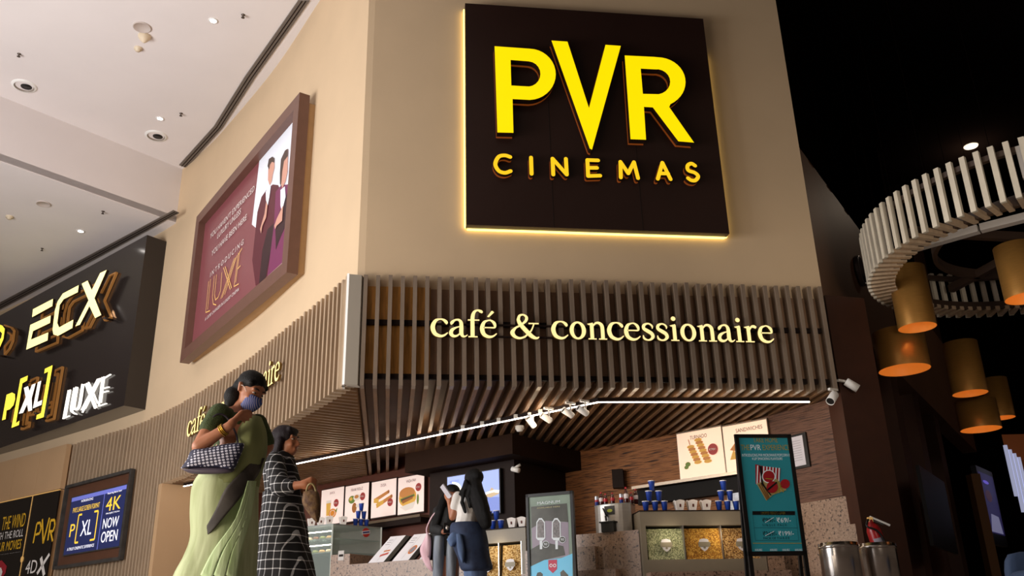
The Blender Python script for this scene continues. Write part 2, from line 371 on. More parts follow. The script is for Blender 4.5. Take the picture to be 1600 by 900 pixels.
# underside: slats run back level from the front edge to the cafe walls
LIM = [(-.1, 6.2), (.57, 5.7), (.58, 3.88), (2.01, 2.42), (3.23, 3.71), (5.18, 1.49), (5.74, .3)]
def vlim(u):
    for (a, b), (c, d) in zip(LIM, LIM[1:]):
        if a <= u <= c: return b + (d - b) * (u - a) / (c - a)
    return .3
m = MB()
for i in range(40):
    u = .03 + i * .1415; v1 = vlim(u)
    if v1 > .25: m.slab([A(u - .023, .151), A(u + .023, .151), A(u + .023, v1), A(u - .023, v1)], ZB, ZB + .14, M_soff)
m.build('soffit_slats', can)
m = MB(); s = .06
while s < sJ:
    p, d = walk(CURF, s); n = V((d.y, -d.x, 0)); best = 9
    den = n.dot(UA)
    if abs(den) > 1e-4:
        t = (O - p).dot(UA) / den
        if t > 0 and -.2 < (p + n * t - O).dot(VA) < 6.3: best = min(best, t - .04)
    den = n.dot(PLF.n)
    if abs(den) > 1e-4:
        t = (PLF.a - p).dot(PLF.n) / den
        if t > 0: best = min(best, t)
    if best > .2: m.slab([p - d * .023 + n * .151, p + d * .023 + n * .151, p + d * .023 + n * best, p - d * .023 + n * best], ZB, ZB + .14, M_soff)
    s += .1415
m.build('soffit_slats', can)
m = MB(); J = [p for p in offc(CURF, .1)[1:] if along(CURF, p) < sJ + .3]
m.slab([A(5.7, .2), A(.05, .2)] + J + [V((-3.2, 20.5, 0)), V((3.2, 15.5, 0)), V((4.2, 12, 0))], 2.9, 2.98, M_back); m.build('soffit_board', can)

# jamb at the left end of the opening and the dark shop interior behind
pj, dj = walk(CURF, sJ); nj = V((dj.y, -dj.x, 0))
m = MB(); m.slab([pj - dj * .1, pj + dj * .05, pj + dj * .05 + nj * .8, pj - dj * .1 + nj * .8], 0, ZB, M_tile); tag(m.build('trim_2'), kind='structure')

# tan tile cladding further left
m = MB(); T0 = along(CURF, V((-9.3, 18.47, 0))); pts = [walk(CURF, T0 + i * 1.1) for i in range(8)]
for (a_, d_), (b_, e_) in zip(pts, pts[1:]):
    for (z0, z1) in ((0, 3.13), (3.145, 4.06)):
        dd = (b_ - a_).normalized(); nn = V((dd.y, -dd.x, 0)); m.slab([a_, b_ - dd * .008, b_ - dd * .008 + nn * .1, a_ + nn * .1], z0, z1, M_tile)
tag(m.build('wall_tiles'), kind='structure')

# ------------------------------------------------------------------ ceiling fittings
def cpt(x, y, z): return atz(x, y, z)
ZU, ZL = 9.4, 8.15
def strip(name, L, R_, z, label):
    m = MB(); a = [cpt(x, y, z) for x, y in L]; b = [cpt(x, y, z) for x, y in R_]; dz = V((0, 0, .02))
    for i in range(len(a) - 1):
        m.hexa([a[i] - dz, a[i + 1] - dz, b[i + 1] - dz, b[i] - dz, a[i], a[i + 1], b[i + 1], b[i]], M_grill)
        for k in (0.33, .66):
            p = a[i].lerp(b[i], k); q = a[i + 1].lerp(b[i + 1], k); m.bar(p - dz * 1.2, q - dz * 1.2, .012, .01, M_dark)
    return tag(m.build(name, loc=a[0]), label, 'vent', 'linear air slots in the ceiling')
strip('linear_vent', [(466, 0), (441, 36), (382, 120), (334, 197), (280, 257)], [(484, 0), (459, 36), (399, 120), (347, 200), (292, 261)], ZU, 'long grey slot vent in the upper ceiling, bending alongside the cream wall')
strip('linear_vent', [(270.7, 328), (140, 398), (0, 472), (-60, 505)], [(280, 332), (150, 403), (0, 483), (-60, 517)], ZL, 'grey slot vent in the lower ceiling just above the black sign box')
def downlight(x, y, z, r, lb):
    c = cpt(x, y, z); t = thing('downlight', lb, 'ceiling light', c, 'recessed downlights in the pale ceiling')
    m = MB(); m.lathe(c, [(r * 1.5, 0), (r * 1.45, -.015), (r, -.012), (r * .95, .0)], M_white, 20); m.build('trim_ring', t)
    m = MB(); m.lathe(c, [(0, -.006), (r * .98, -.006)], M_spotl, 20); m.build('lamp', t)
    spot('downlight_lamp', c - V((0, 0, .05)), c - V((0, 0, 3)), 40, (1, .93, .86), 95, .7)
downlight(333, 32, ZU, .05, 'downlight nearest the top edge, beside the long slot vent')
downlight(250, 185, ZU, .05, 'downlight in the upper ceiling right above a round air diffuser')
downlight(126, 361, ZL, .055, 'downlight in the lower ceiling in front of the black sign box')
def diffuser(x, y, lb):
    c = cpt(x, y, ZU); t = thing('round_diffuser', lb, 'air diffuser', c, 'round recessed air diffusers')
    m = MB(); m.lathe(c, [(.21, 0), (.2, -.02), (.165, -.025)], M_white, 28); m.build('rim', t)
    m = MB(); m.lathe(c, [(.165, -.024), (.13, .02), (.1, .03)], mat('diffuser_ring', '#8d8277', .5), 28); m.lathe(c + V((.02, .03, 0)), [(.0, -.005), (.09, -.008), (.1, .03)], M_black, 24); m.build('nozzle', t)
diffuser(38, 134, 'round dark-centred diffuser near the left edge of the ceiling'); diffuser(244, 212, 'round dark-centred diffuser just below a lit downlight')
def disc(name, x, y, z, prof, mt, lb, cat): m = MB(); c = cpt(x, y, z); m.lathe(c, prof, mt, 24); return tag(m.build(name, loc=c), lb, cat)
disc('ceiling_speaker', 222, 42, ZU, [(.14, 0), (.14, -.02), (.125, -.022), (.12, -.014), (0, -.014)], mat('speaker_grille', '#c3b6ae', .7), 'flat round speaker grille in the upper ceiling above the cream cone', 'speaker')
disc('ceiling_speaker', 68, 318, ZL, [(.13, 0), (.13, -.02), (.115, -.022), (.11, -.014), (0, -.014)], mat('speaker_grille', '#c3b6ae', .7), 'flat round speaker grille in the lower ceiling', 'speaker')
M_crm = mat('cream_plastic', '#dccbb0', .5)
disc('wireless_access_point', 226, 56, ZU, [(.1, 0), (.1, -.03), (.06, -.09), (.02, -.13), (0, -.14)], M_crm, 'cream cone-shaped unit hanging below the round speaker grille', 'access point')
disc('smoke_detector', 216, 75, ZU, [(.065, 0), (.065, -.03), (.04, -.035), (.04, -.06), (0, -.065)], M_crm, 'small stepped smoke detector under the cream cone', 'smoke detector')
disc('smoke_detector', 15, 338, ZL, [(.07, 0), (.07, -.03), (.04, -.035), (.04, -.06), (0, -.065)], M_crm, 'small smoke detector in the lower ceiling at the left edge', 'smoke detector')
for x, y, z, lb in [(380, 23, ZU, 'sprinkler head beside the top downlight'), (283, 177, ZU, 'sprinkler head to the right of the lower downlight of the upper ceiling'), (30, 84, ZU, 'sprinkler head above the diffuser at the left edge'), (161, 330, ZL, 'sprinkler head in the lower ceiling nearest the wall'), (66, 388, ZL, 'sprinkler head in the lower ceiling nearest the black sign box')]:
    c = cpt(x, y, z); m = MB(); m.lathe(c, [(.03, 0), (.03, -.008), (.01, -.01), (.01, -.05), (.028, -.052), (.028, -.058), (0, -.058)], mat('brass_dull', '#5b5048', .4, metal=.6), 12); tag(m.build('sprinkler_head', loc=c), lb, 'sprinkler', 'sprinkler heads in the pale ceiling')

# ------------------------------------------------------------------ main sign
M_panel = mat('sign_panel_brown', '#2c1b16', .35, var=.08, vscale=1.5); M_ylw = mat('yellow_acrylic', '#b09000', .4, emis=.98, ecol='#ffdf00'); M_yl2 = mat('amber_acrylic', '#a07010', .4, emis=.95, ecol='#ffcd20'); M_side = mat('letter_side', '#241309', .3)
M_halo = mat('led_halo', '#8a4210', emis=.18, ecol='#c2601c'); M_ledy = mat('led_cove', '#ffe08a', emis=2.6, ecol='#ffdf7a')
sg = thing('cinema_sign', 'large square dark brown sign with glowing yellow cinema lettering on the front wall', 'sign', A(2.84, 0, 4.7))
t0, z0 = PA.tz(728.7, 350.5); t1, z1 = PA.tz(1098.4, 28.7); z0 = 4.69; z1 = 7.94; t1 = 4.47
fA = lambda x, y, o: PA.pt(x, y, o)
m = MB(); m.plate(PA, t0, t1, z0, z1, -.1, 0, M_panel)
for k in (1.06, 2.17):
    m.plate(PA, t0 + k, t0 + k + .006, z0, z1 - 1.2, 0, .003, mat('panel_joint', '#160c09', .5))
m.build('panel', sg)
m = MB(); m.plate(PA, t0 - .015, t0 + .02, z0 + .02, z1 - .02, -.14, -.101, M_ledy); m.plate(PA, t0 + .02, t1 - .02, z0 - .012, z0 + .02, -.14, -.101, M_ledy); m.plate(PA, t1 - .02, t1 + .01, z0, z1 - .5, -.14, -.101, M_ledy); m.build('led_strip', sg)
OL = .14
def pxl(P, cx, cy, sc_, off=OL): return [PA.tz(cx + x / sc_, cy + y / sc_, off) for x, y in P]
def letter(loops, off, back, name='letter', par=None, mf=None, ms=None, halo=True, pl=None):
    pl = pl or PA; f = lambda x, y, o: pl.pt(x, y, o)
    m = MB(); m.shape(loops, f, back, off, mf or M_ylw, ms or M_side)
    if halo:
        cx = sum(p[0] for p in loops[0]) / len(loops[0]); cy = sum(p[1] for p in loops[0]) / len(loops[0])
        m.shape(loops, f, .002, .012, M_halo)
    return m.build(name, par)
Pout = [(82, 80), (265, 93)] + arc(275, 238, 151, 144, -88, 88, 18) + [(183, 377), (188, 567), (98, 565)]
Pin = [(172, 157), (262, 164)] + arc(270, 236, 70, 71, -85, 85, 10) + [(176, 301)]
letter([pxl(Pout, 750, 50, 3.6), pxl(Pin, 750, 50, 3.6)], OL, .04, par=sg)
letter([pxl([(402, 48), (492, 54), (613, 428), (706, 72), (792, 78), (630, 662), (617, 655)], 750, 50, 3.6)], OL, .04, par=sg)
Rout = [(130, 132), (295, 140)] + arc(312, 282, 160, 140, -80, 62, 16) + [(380, 422), (520, 622), (432, 615), (288, 424), (238, 421), (250, 606), (163, 603)]
Rin = [(220, 206), (300, 210)] + arc(308, 280, 78, 71, -80, 80, 10) + [(232, 348)]
letter([pxl(Rout, 940, 50, 3.6), pxl(Rin, 940, 50, 3.6)], OL, .04, par=sg)
def rib(P, cx, cy, sc_, wd, pl=PA, off=.1, smooth=True):
    return ribbon([(*pl.tz(cx + x / sc_, cy + y / sc_, off), wd) for x, y in P], smooth, True)
W = .05
CIN = [([[(170, 703), (140, 694), (105, 702), (86, 742), (105, 780), (140, 792), (172, 782)]], 750),
       ([[(287, 706), (290, 798)]], 750), ([[(412, 802), (408, 712), (488, 802), (483, 713)]], 750),
       ([[(664, 722), (604, 720), (608, 810), (676, 808)], [(606, 764), (658, 764)]], 750),
       ([[(108, 818), (106, 730), (150, 795), (182, 732), (205, 822)]], 940), ([[(316, 826), (342, 735), (388, 828)], [(326, 795), (374, 796)]], 940),
       ([[(526, 752), (505, 740), (484, 752), (488, 778), (525, 792), (543, 812), (528, 834), (505, 834), (486, 822)]], 940)]
for strokes, ox in CIN:
    m = MB()
    for st in strokes:
        sm = len(st) > 5 and st[0] not in ((108, 818),)
        if sm: polys = [rib(st, ox, 50, 3.6, W)]
        else: polys = [rib([a, b], ox, 50, 3.6, W, smooth=False) for a, b in zip(st, st[1:])]
        for pg in polys: m.shape([pg], fA, .04, .1, M_yl2, M_side); m.shape([pg], fA, .002, .01, M_halo)
    m.build('letter', sg)

# ------------------------------------------------------------------ serif lettering on the canopy
G = {
 'c': (.92, [[(.80, .70, .05), (.80, .80, .17), (.68, .93, .13), (.48, .98, .08), (.24, .88, .17), (.10, .55, .23), (.20, .20, .21), (.46, .05, .16), (.68, .08, .11), (.88, .24, .05)]], []),
 'a': (.98, [[(.14, .68, .05), (.17, .80, .17), (.32, .94, .10), (.52, .96, .12), (.64, .82, .18), (.66, .55, .21), (.66, .22, .21), (.74, .06, .14), (.86, .05, .08), (.98, .14, .04)], [(.66, .60, .06), (.42, .54, .08), (.19, .40, .17), (.12, .20, .2), (.24, .06, .16), (.44, .08, .1), (.64, .26, .06)]], []),
 'f': (.66, [[(.26, 0, .21), (.26, .6, .21), (.27, 1.15, .2), (.36, 1.42, .15), (.54, 1.52, .1), (.72, 1.44, .17), (.74, 1.36, .05)]], [[(.02, .93), (.62, .93), (.62, 1.0), (.02, 1.0)], [(.04, 0), (.52, 0), (.52, .07), (.04, .07)]]),
 'e': (.92, [[(.18, .56, .07), (.5, .56, .07), (.76, .58, .1), (.74, .80, .16), (.58, .95, .10), (.42, .96, .08), (.20, .84, .16), (.10, .52, .23), (.18, .2, .21), (.42, .05, .16), (.66, .08, .1), (.86, .24, .05)]], []),
 'E': (.92, [[(.18, .56, .07), (.5, .56, .07), (.76, .58, .1), (.74, .80, .16), (.58, .95, .10), (.42, .96, .08), (.20, .84, .16), (.10, .52, .23), (.18, .2, .21), (.42, .05, .16), (.66, .08, .1), (.86, .24, .05)]], [[(.36, 1.16), (.46, 1.14), (.74, 1.42), (.66, 1.50), (.60, 1.50)]]),
 '&': (1.58, [[(1.52, .10, .05), (1.38, .02, .14), (1.15, .12, .22), (.85, .45, .24), (.55, .85, .22), (.44, 1.14, .17)], [(.44, 1.10, .17), (.52, 1.36, .13), (.72, 1.42, .1), (.88, 1.28, .15), (.84, 1.05, .15), (.60, .82, .1), (.40, .68, .1)], [(.44, .70, .1), (.28, .60, .12), (.12, .34, .22), (.24, .1, .18), (.5, .0, .13), (.8, .1, .1)], [(.76, .08, .1), (1.1, .45, .08), (1.26, .86, .07)]], [[(.98, .86), (1.52, .86), (1.52, .94), (.98, .94)]]),
 'o': (.98, [], []),
 'n': (1.1, [[(.27, 0, .2), (.27, .9, .2)], [(.32, .72, .05), (.48, .92, .11), (.66, .94, .15), (.80, .82, .19), (.84, .6, .2), (.84, 0, .2)]], [[(.02, .88), (.34, .96), (.34, .8), (.1, .82)], [(.06, 0), (.5, 0), (.5, .07), (.06, .07)], [(.62, 0), (1.06, 0), (1.06, .07), (.62, .07)]]),
 's': (.78, [[(.62, .68, .04), (.62, .82, .10), (.5, .94, .09), (.34, .96, .10), (.17, .86, .16), (.16, .68, .18), (.36, .54, .21), (.56, .40, .2), (.62, .22, .18), (.50, .07, .12), (.32, .03, .09), (.14, .12, .12), (.1, .3, .04)]], []),
 'i': (.54, [[(.27, 0, .2), (.27, .92, .2)]], [[(.02, .88), (.34, .97), (.34, .8), (.1, .82)], [(.05, 0), (.5, 0), (.5, .07), (.05, .07)], arc(.26, 1.28, .13, .13, 0, 330, 11)]),
 'r': (.8, [[(.27, 0, .2), (.27, .9, .2)], [(.32, .66, .05), (.44, .88, .11), (.6, .92, .17), (.72, .84, .14)]], [[(.02, .88), (.34, .96), (.34, .8), (.1, .82)], [(.05, 0), (.55, 0), (.55, .07), (.05, .07)]]),
}
M_cream = mat('warm_letter', '#c8b070', .4, emis=1.0, ecol='#ffe8a0'); M_csd = mat('letter_edge_gold', '#8a6a30', .3, metal=.6)
def serif(word, pl, t0, t1, zb, xh, off, par, shear=0):
    tot = sum(G[c][0] for c in word); k = (t1 - t0) / tot; x = t0; f = lambda X, Y, o: pl.pt(X, Y, o)
    for c in word:
        wd, st, pg = G[c]; m = MB(); tr = lambda P: [(x + a * k, zb + b * xh) for a, b in P]
        if c == 'o':
            ou = arc(.49, .5, .44, .51, 0, 345, 23); inn = arc(.49, .5, .22, .40, 0, 345, 23); m.shape([tr(ou), tr(inn)], f, off - .035, off, M_cream, M_csd)
        for i, s_ in enumerate(st): m.shape([tr(ribbon(s_, True))], f, off - .035, off + .0008 * i, M_cream, M_csd)
        for i, s_ in enumerate(pg): m.shape([tr(s_)], f, off - .035, off + .0004 * (i + 1), M_cream, M_csd)
        m.build('letter', par); x += wd * k
cs = thing('cafe_lettering', 'cream glowing serif words for the cafe across the front canopy slats', 'sign', A(2.8, 0, 3.3))
OC = .075
tA, zA = PA.tz(674, 524.5, OC); tB, zB_ = PA.tz(1211, 537, OC); zb = (zA + zB_) / 2; XH = .215
serif('cafE', PA, PA.tz(673, 520, OC)[0], PA.tz(778, 520, OC)[0], zb, XH, OC, cs)
serif('&', PA, PA.tz(797, 520, OC)[0], PA.tz(844, 520, OC)[0], zb, XH * .93, OC, cs)
serif('concessionaire', PA, PA.tz(862, 525, OC)[0], PA.tz(1212, 537, OC)[0], zb, XH, OC, cs)
m = MB(); m.plate(PA, tA, tB, zb + .02, zb + .035, .005, .04, M_dark); m.plate(PA, tA, tB, zb + .16, zb + .175, .005, .04, M_dark); m.build('fixing_rail', cs)
# same words on the curved side, following the slats
cs2 = thing('cafe_lettering', 'cream serif words on the curved side canopy, mostly hidden by the woman in green', 'sign', CURF[10] + V((0, 0, 3.4)))
def curve_fn(o_): 
    def f(s_, z, o):
        p, d = walk(CURF, s_); n = V((d.y, -d.x, 0)); return p - n * o + V((0, 0, z))
    return f
class CV:
    def pt(s, t, z, off=0): return curve_fn(0)(LTOT - t, z, off)
sE = along(CURF, atz(442, 589, 3.3).to_2d().to_3d()); sS = along(CURF, atz(303, 682, 3.3).to_2d().to_3d()); LTOT = sS
cv = CV(); tot = sS - sE
serif('cafE', cv, 0, tot * .2, 3.27, .25, .075, cs2); serif('&', cv, tot * .235, tot * .32, 3.27, .2, .075, cs2); serif('concessionaire', cv, tot * .36, tot, 3.27, .25, .075, cs2)
# ------------------------------------------------------------------ cafe light line
M_trk = mat('white_track', '#ddd9d2', .4)
ls = thing('linear_light', 'long thin white light line bending under the slatted canopy ceiling', 'light', atz(935, 628.5, 2.64))
P3 = [atz(287, 760, 2.64), atz(462, 725, 2.64), atz(935, 628.5, 2.64), atz(1265, 628, 2.64)]
m = MB()
for a, b in zip(P3, P3[1:]): m.bar(a, b, .016, .011, M_led)
m.build('diffuser', ls)
m = MB()
for a, b in zip(P3, P3[1:]): m.bar(a + V((0, 0, .03)), b + V((0, 0, .03)), .018, .045, M_dark)
for k in (.55, .62, .68, .73, .78, .85): p = P3[1].lerp(P3[2], k); m.box(p + V((0, 0, .03)), (.09, .03, .05), M_trk)
m.build('housing', ls)
for a, b, pw in ((P3[1], P3[2], 16), (P3[2], P3[3], 7), (P3[0], P3[1], 6)):
    for k in (.15, .5, .85): point('line_light_glow', a.lerp(b, k) - V((0, 0, .12)), pw / 3, (1, .78, .52), .12)
def track_spot(x, y, tx, ty, z, lb, aim, r=.038, L=.15, top=None):
    """x,y pixel of the joint, tx,ty pixel the can points to"""
    c = atz(x, y, z); t = thing('track_spotlight', lb, 'spotlight', c, 'white track spotlights')
    m = MB(); up = top or c + V((0, 0, 2.68 - z)); m.tube([up, c], .011, M_trk, 8); m.box(up + V((0, 0, -.01)), (.13, .035, .025), M_trk, .5); m.build('bracket', t)
    d = V(aim).normalized(); e = c + d * L
    m = MB(); m.lathe(c - d * .03, [(0, 0), (r * .9, 0), (r, .01), (r, L), (r * .92, L), (r * .9, L - .02)], M_white, 20, d); m.build('can', t)
    m = MB(); m.lathe(c - d * .03, [(r * .9, L - .012), (0, L - .014)], M_black, 16, d); m.build('lens', t); return t
for i, (x, y) in enumerate([(833, 664), (858, 656), (892, 648), (915, 645)]):
    track_spot(x, y, 0, 0, 2.53, ['white spotlight can on the light line, nearest the smoke sensor', 'white spotlight can on the light line, second from the left', 'white spotlight can on the light line, third from the left', 'white spotlight can on the light line, fourth and nearest its bend'][i], (-.75, -.45, .42) if i else (-.5, -.5, .6))
m = MB(); c = atz(812, 668, 2.68); m.lathe(c, [(.06, .02), (.06, -.02), (.045, -.03), (.04, -.05), (0, -.055)], M_white, 20); tag(m.build('smoke_detector', loc=c), 'small white smoke sensor left of the track spotlights under the slats', 'smoke detector')
track_spot(1303, 618, 0, 0, 2.6, 'white spotlight can hanging under the right end of the canopy', (-.55, -.5, -.6), .05, .17)
cc = aty(1318, 596, 10.35); track_spot(1325, 598, 0, 0, cc.z, 'white spotlight can on the outer right end of the canopy, pointing into the dark hall', (.7, -.1, -.55), .05, .16, top=aty(1315, 594, 10.42))
m = MB(); c = PB.hit(802, 733, -.3); m.tube([c + V((.1, 0, .06)), c], .02, M_white); m.lathe(c, [(0, -.02), (.035, -.02), (.035, .1), (0, .1)], M_white, 14, (.75, -.5, -.3)); tag(m.build('security_camera', loc=c), 'small white security camera high on the dark column beside the screen', 'camera')
spot('cafe_spot', (-.2, 10.2, 2.5), (2.2, 12.3, 1.9), 42, (1, .74, .5), 75); spot('cafe_spot', (1.5, 10.0, 2.45), (3.3, 11.6, 2.0), 30, (1, .76, .54), 80)
spot('cafe_spot', (-1.2, 11, 2.5), (-1.8, 13.6, 1.1), 30, (1, .8, .62), 80); spot('cafe_spot', (2.2, 9.4, 2.55), (2.3, 11.3, .8), 22, (1, .8, .62), 80)

# ------------------------------------------------------------------ counters
a_ = V((-2.336, 12.97, 0)); c_ = V((1.506, 10.93, 0)); PK = PL(a_, c_)     # front line of the counter
TK = lambda x, y: PK.tz(x, y)[0]
ZC = 1.08
M_capt = terrazzo('terrazzo_top', '#84695a', '#3c2c26', '#9a8070', 80)
ct = thing('terrazzo_counter', 'long pink-brown terrazzo counter running below the menu boards', 'counter', PK.pt(PK.len / 2, 0, 0))
tP0, tP1 = TK(517, 870), TK(546.5, 870); tE = TK(738, 870)
m = MB(); m.plate(PK, tP1, tE, 0, ZC, -.62, 0, M_terr); m.build('body', ct)
m = MB(); m.plate(PK, tP0, tP1, 0, 1.225, -.62, .0, M_terr); m.build('end_block', ct)
m = MB(); q = PK.hit(533, 868, .004); m.box(q, (.1, .006, .13), mat('socket_plate', '#b8b2ac', .4), math.atan2(PK.d.y, PK.d.x)); m.box(q - V((0, .006, 0)), (.07, .006, .03), M_dark, math.atan2(PK.d.y, PK.d.x)); m.build('socket_plate', ct)
tM0, tM1 = TK(823, 860), PK.len
mc = thing('terrazzo_counter', 'stepped terrazzo counter carrying the silver drinks dispenser', 'counter', PK.pt(4.1, 0, 0))
bq = [PK.pt(tM0, 0, -.02), PK.pt(tM1 - .1, 0, -.02), A(3.22, 1.1), A(3.18, 1.42), PK.pt(tM0, 0, -.55)]
m = MB(); m.slab([(p.x, p.y) for p in bq], 0, 1.235, M_terr); m.build('body', mc)
m = MB(); m.plate(PK, tM0, TK(932, 860), 0, ZC, -.019, .05, M_terr); m.build('step', mc)
m = MB(); m.plate(PK, tM0, tM1 - .35, 0, .80, .05, .17, M_capt); m.build('foot_ledge', mc)

# popcorn cabinets
M_pop = [voro('popcorn_green', ['#9fa37a', '#7d8460', '#b9bb93', '#6b6f50'], 85), voro('popcorn_yellow', ['#c98f2e', '#a8701c', '#d9a94a', '#8d5a14'], 85), voro('popcorn_mixed', ['#b58a4c', '#8a6130', '#cfa86c', '#6d4720'], 85), voro('popcorn_gold', ['#c29a58', '#a27a3c', '#dcbb80', '#7b5626'], 85)]
M_badge = mat('badge_white', '#dcd8dc', .5); M_bband = mat('badge_band', '#8f8672', .5)
def badge(m, pl, t, z, w_, off):
    f = lambda x, y, o: pl.pt(x, y, o)
    m.shape([[(t - w_ / 2, z + w_ * .32), (t - w_ * .42, z + w_ * .48), (t, z + w_ * .56), (t + w_ * .42, z + w_ * .48), (t + w_ / 2, z + w_ * .32), (t + w_ / 2, z - w_ * .2), (t + w_ * .3, z - w_ * .52), (t, z - w_ * .72), (t - w_ * .3, z - w_ * .52), (t - w_ / 2, z - w_ * .2)]], f, off - .006, off, M_badge)
    m.shape([[(t - w_ * .62, z - .03), (t + w_ * .62, z - .03), (t + w_ * .62, z + .025), (t - w_ * .62, z + .025)]], f, off, off + .004, M_bband)
    m.shape([arc(t, z - w_ * .36, w_ * .13, w_ * .1, 0, 330, 10)], f, off, off + .003, M_bband)
def cabinet(pl, t0, t1, zb, zt, dep, nb, mats, lb, zbase=0, label_kinds=None):
    """band on top, popcorn bins, base; front at offset 0"""
    r = thing('popcorn_cabinet', lb, 'cabinet', pl.pt((t0 + t1) / 2, 0, 0)); bh = .165
    m = MB(); m.plate(pl, t0, t1, zt - bh, zt, -dep, 0, M_grey); m.plate(pl, t0 - .005, t1 + .005, zt, zt + .012, -dep, .008, M_dark); m.build('top_panel', r)
    m = MB(); m.plate(pl, t0, t0 + .06, zbase, zt - bh, -dep, 0, M_grey); m.plate(pl, t1 - .06, t1, zbase, zt - bh, -dep, 0, M_grey); m.plate(pl, t0 + .06, t1 - .06, zbase, zt - bh, -dep, -dep + .03, M_dark); m.build('frame', r)
    m = MB(); m.plate(pl, t0 + .06, t1 - .06, zbase, zb, -dep + .03, -.0, M_grey); m.build('base_panel', r)
    w_ = (t1 - t0 - .12) / nb
    for i in range(nb):
        x0 = t0 + .06 + i * w_; x1 = x0 + w_; m = MB(); zz1 = zt - bh - .03
        # sloping heap of popcorn behind the glass
        v = [pl.pt(x0 + .02, zb, -.02), pl.pt(x1 - .012, zb, -.02), pl.pt(x1 - .012, zb, -.3), pl.pt(x0 + .02, zb, -.3), pl.pt(x0 + .02, zz1, -.07), pl.pt(x1 - .012, zz1, -.07), pl.pt(x1 - .012, zz1, -.3), pl.pt(x0 + .02, zz1, -.3)]
        m.hexa(v, mats[i]); b = m.build('popcorn', r); b['kind'] = 'stuff'; lab(b, ['pale green popcorn', 'yellow popcorn', 'brown caramel popcorn', 'golden popcorn'][M_pop.index(mats[i])])
        m = MB(); m.plate(pl, x1 - .012, x1, zb, zz1 + .03, -.3, .004, M_steel); m.build('divider', r)
        m = MB(); badge(m, pl, (x0 + x1) / 2, (zb + zz1) / 2 - .01, .115, .012); b = m.build('flavour_badge', r); lab(b, 'white shield badge with grey band')
    return r
PC1 = PL(A(0, .9), A(6, .9)); tc0 = PC1.tz(1003, 850)[0]; tc1 = PC1.tz(1195, 850)[0]
cabinet(PC1, tc0, tc1, .885, 1.437, .42, 3, [M_pop[0], M_pop[1], M_pop[2]], 'grey cabinet with three bins of popcorn right of the drinks dispenser')
tq0, tq1 = tE + .01, tM0 - .01
cabinet(PK, tq0, tq1, .72, 1.375, .5, 2, [M_pop[3], M_pop[3]], 'grey cabinet with popcorn bins behind the girl in the white t-shirt')
m = MB(); m.plate(PC1, tc0 + .02, tc1 + .2, 0, .735, .012, .2, M_capt); tag(m.build('terrazzo_plinth', loc=PC1.pt(tc1, 0)), 'low terrazzo plinth in front of the three popcorn bins', 'counter')
m = MB(); m.plate(PC1, tc1 + .012, tc1 + .22, 0, .985, -.3, 0, M_terr); tag(m.build('terrazzo_pier', loc=PC1.pt(tc1, 0)), 'narrow terrazzo pier right of the three popcorn bins', 'counter')
# small point lamps just in front of the bins
for pl, x in ((PC1, tc0 + .35), (PC1, tc0 + .95), (PK, (tq0 + tq1) / 2)): point('bin_light', pl.pt(x, 1.17, .12) if pl is PC1 else pl.pt(x, 1.16, .1), 1.2, (1, .85, .6), .05)

# ------------------------------------------------------------------ blue paper cups, popcorn tubs
M_cup = mat('cup_blue', '#1d3f9e', .4); M_rim = mat('cup_rim', '#e9e9ee', .4)
mb = MB(); mb.lathe((0, 0, 0), [(0, 0), (.027, 0), (.040, .115)], M_cup, 20); 
cup0 = thing('paper_cup', 'x', 'cup', (0, 0, 0)); cb = mb.build('body', cup0)
mb = MB(); mb.lathe((0, 0, 0), [(.040, .112), (.043, .113), (.043, .121), (.038, .121), (.036, .1)], M_rim, 20); cr = mb.build('rim', cup0)
used = [False]
def dup(src, loc, label, group, rz=0, flag=None):
    if not src.get('_u'): r = src; src['_u'] = 1
    else:
        r = src.copy(); COL.objects.link(r)
        for ch in [c for c in bpy.data.objects if c.parent == src]:
            k = ch.copy(); COL.objects.link(k); k.parent = r
    r.location = loc; r.rotation_euler = (0, 0, rz); r['label'] = label; r['group'] = group; return r
def pyramid(pl, off, rows, where, grp, z0):
    """rows: list (bottom first) of pixel x centres"""
    names = ['bottom', 'middle', 'top']
    for k, row in enumerate(rows):
        for j, x in enumerate(row):
            t = pl.tz(x, 800, off)[0]; pos = pl.pt(t, z0 + k * .122, off)
            side = {1: [''], 2: ['left of the two in its ', 'right of the two in its '], 3: ['leftmost of ', 'centre of ', 'rightmost of ']}[len(row)][j]
            if len(row) == 1: lb = 'blue paper cup on top of the %s' % where
            else: lb = 'blue cup, %s%s row, %s' % (side, names[k], where)
            dup(cup0, pos, lb, grp)
ZT1 = 1.449; ZT2 = 1.387
pyramid(PC1, -.1, [(1009.6, 1024.4, 1039), (1016, 1031.4), (1021.5,)], 'pyramid beside the bottles', 'blue cups on the three-bin cabinet, left pyramid', ZT1)
pyramid(PC1, -.1, [(1124.4, 1138, 1151.4), (1129.6, 1143.4), (1134.8,)], 'pyramid beside the teal poster stand', 'blue cups on the three-bin cabinet, right pyramid', ZT1)
pyramid(PK, -.1, [(758, 770, 782.4), (764, 775.5)], 'cup stack behind the long-haired girl', 'blue cups behind the long-haired girl', ZT2)
M_tub = mat('tub_white', '#e6e0dc', .6); M_tl = mat('tub_print', '#5a2a22', .6)
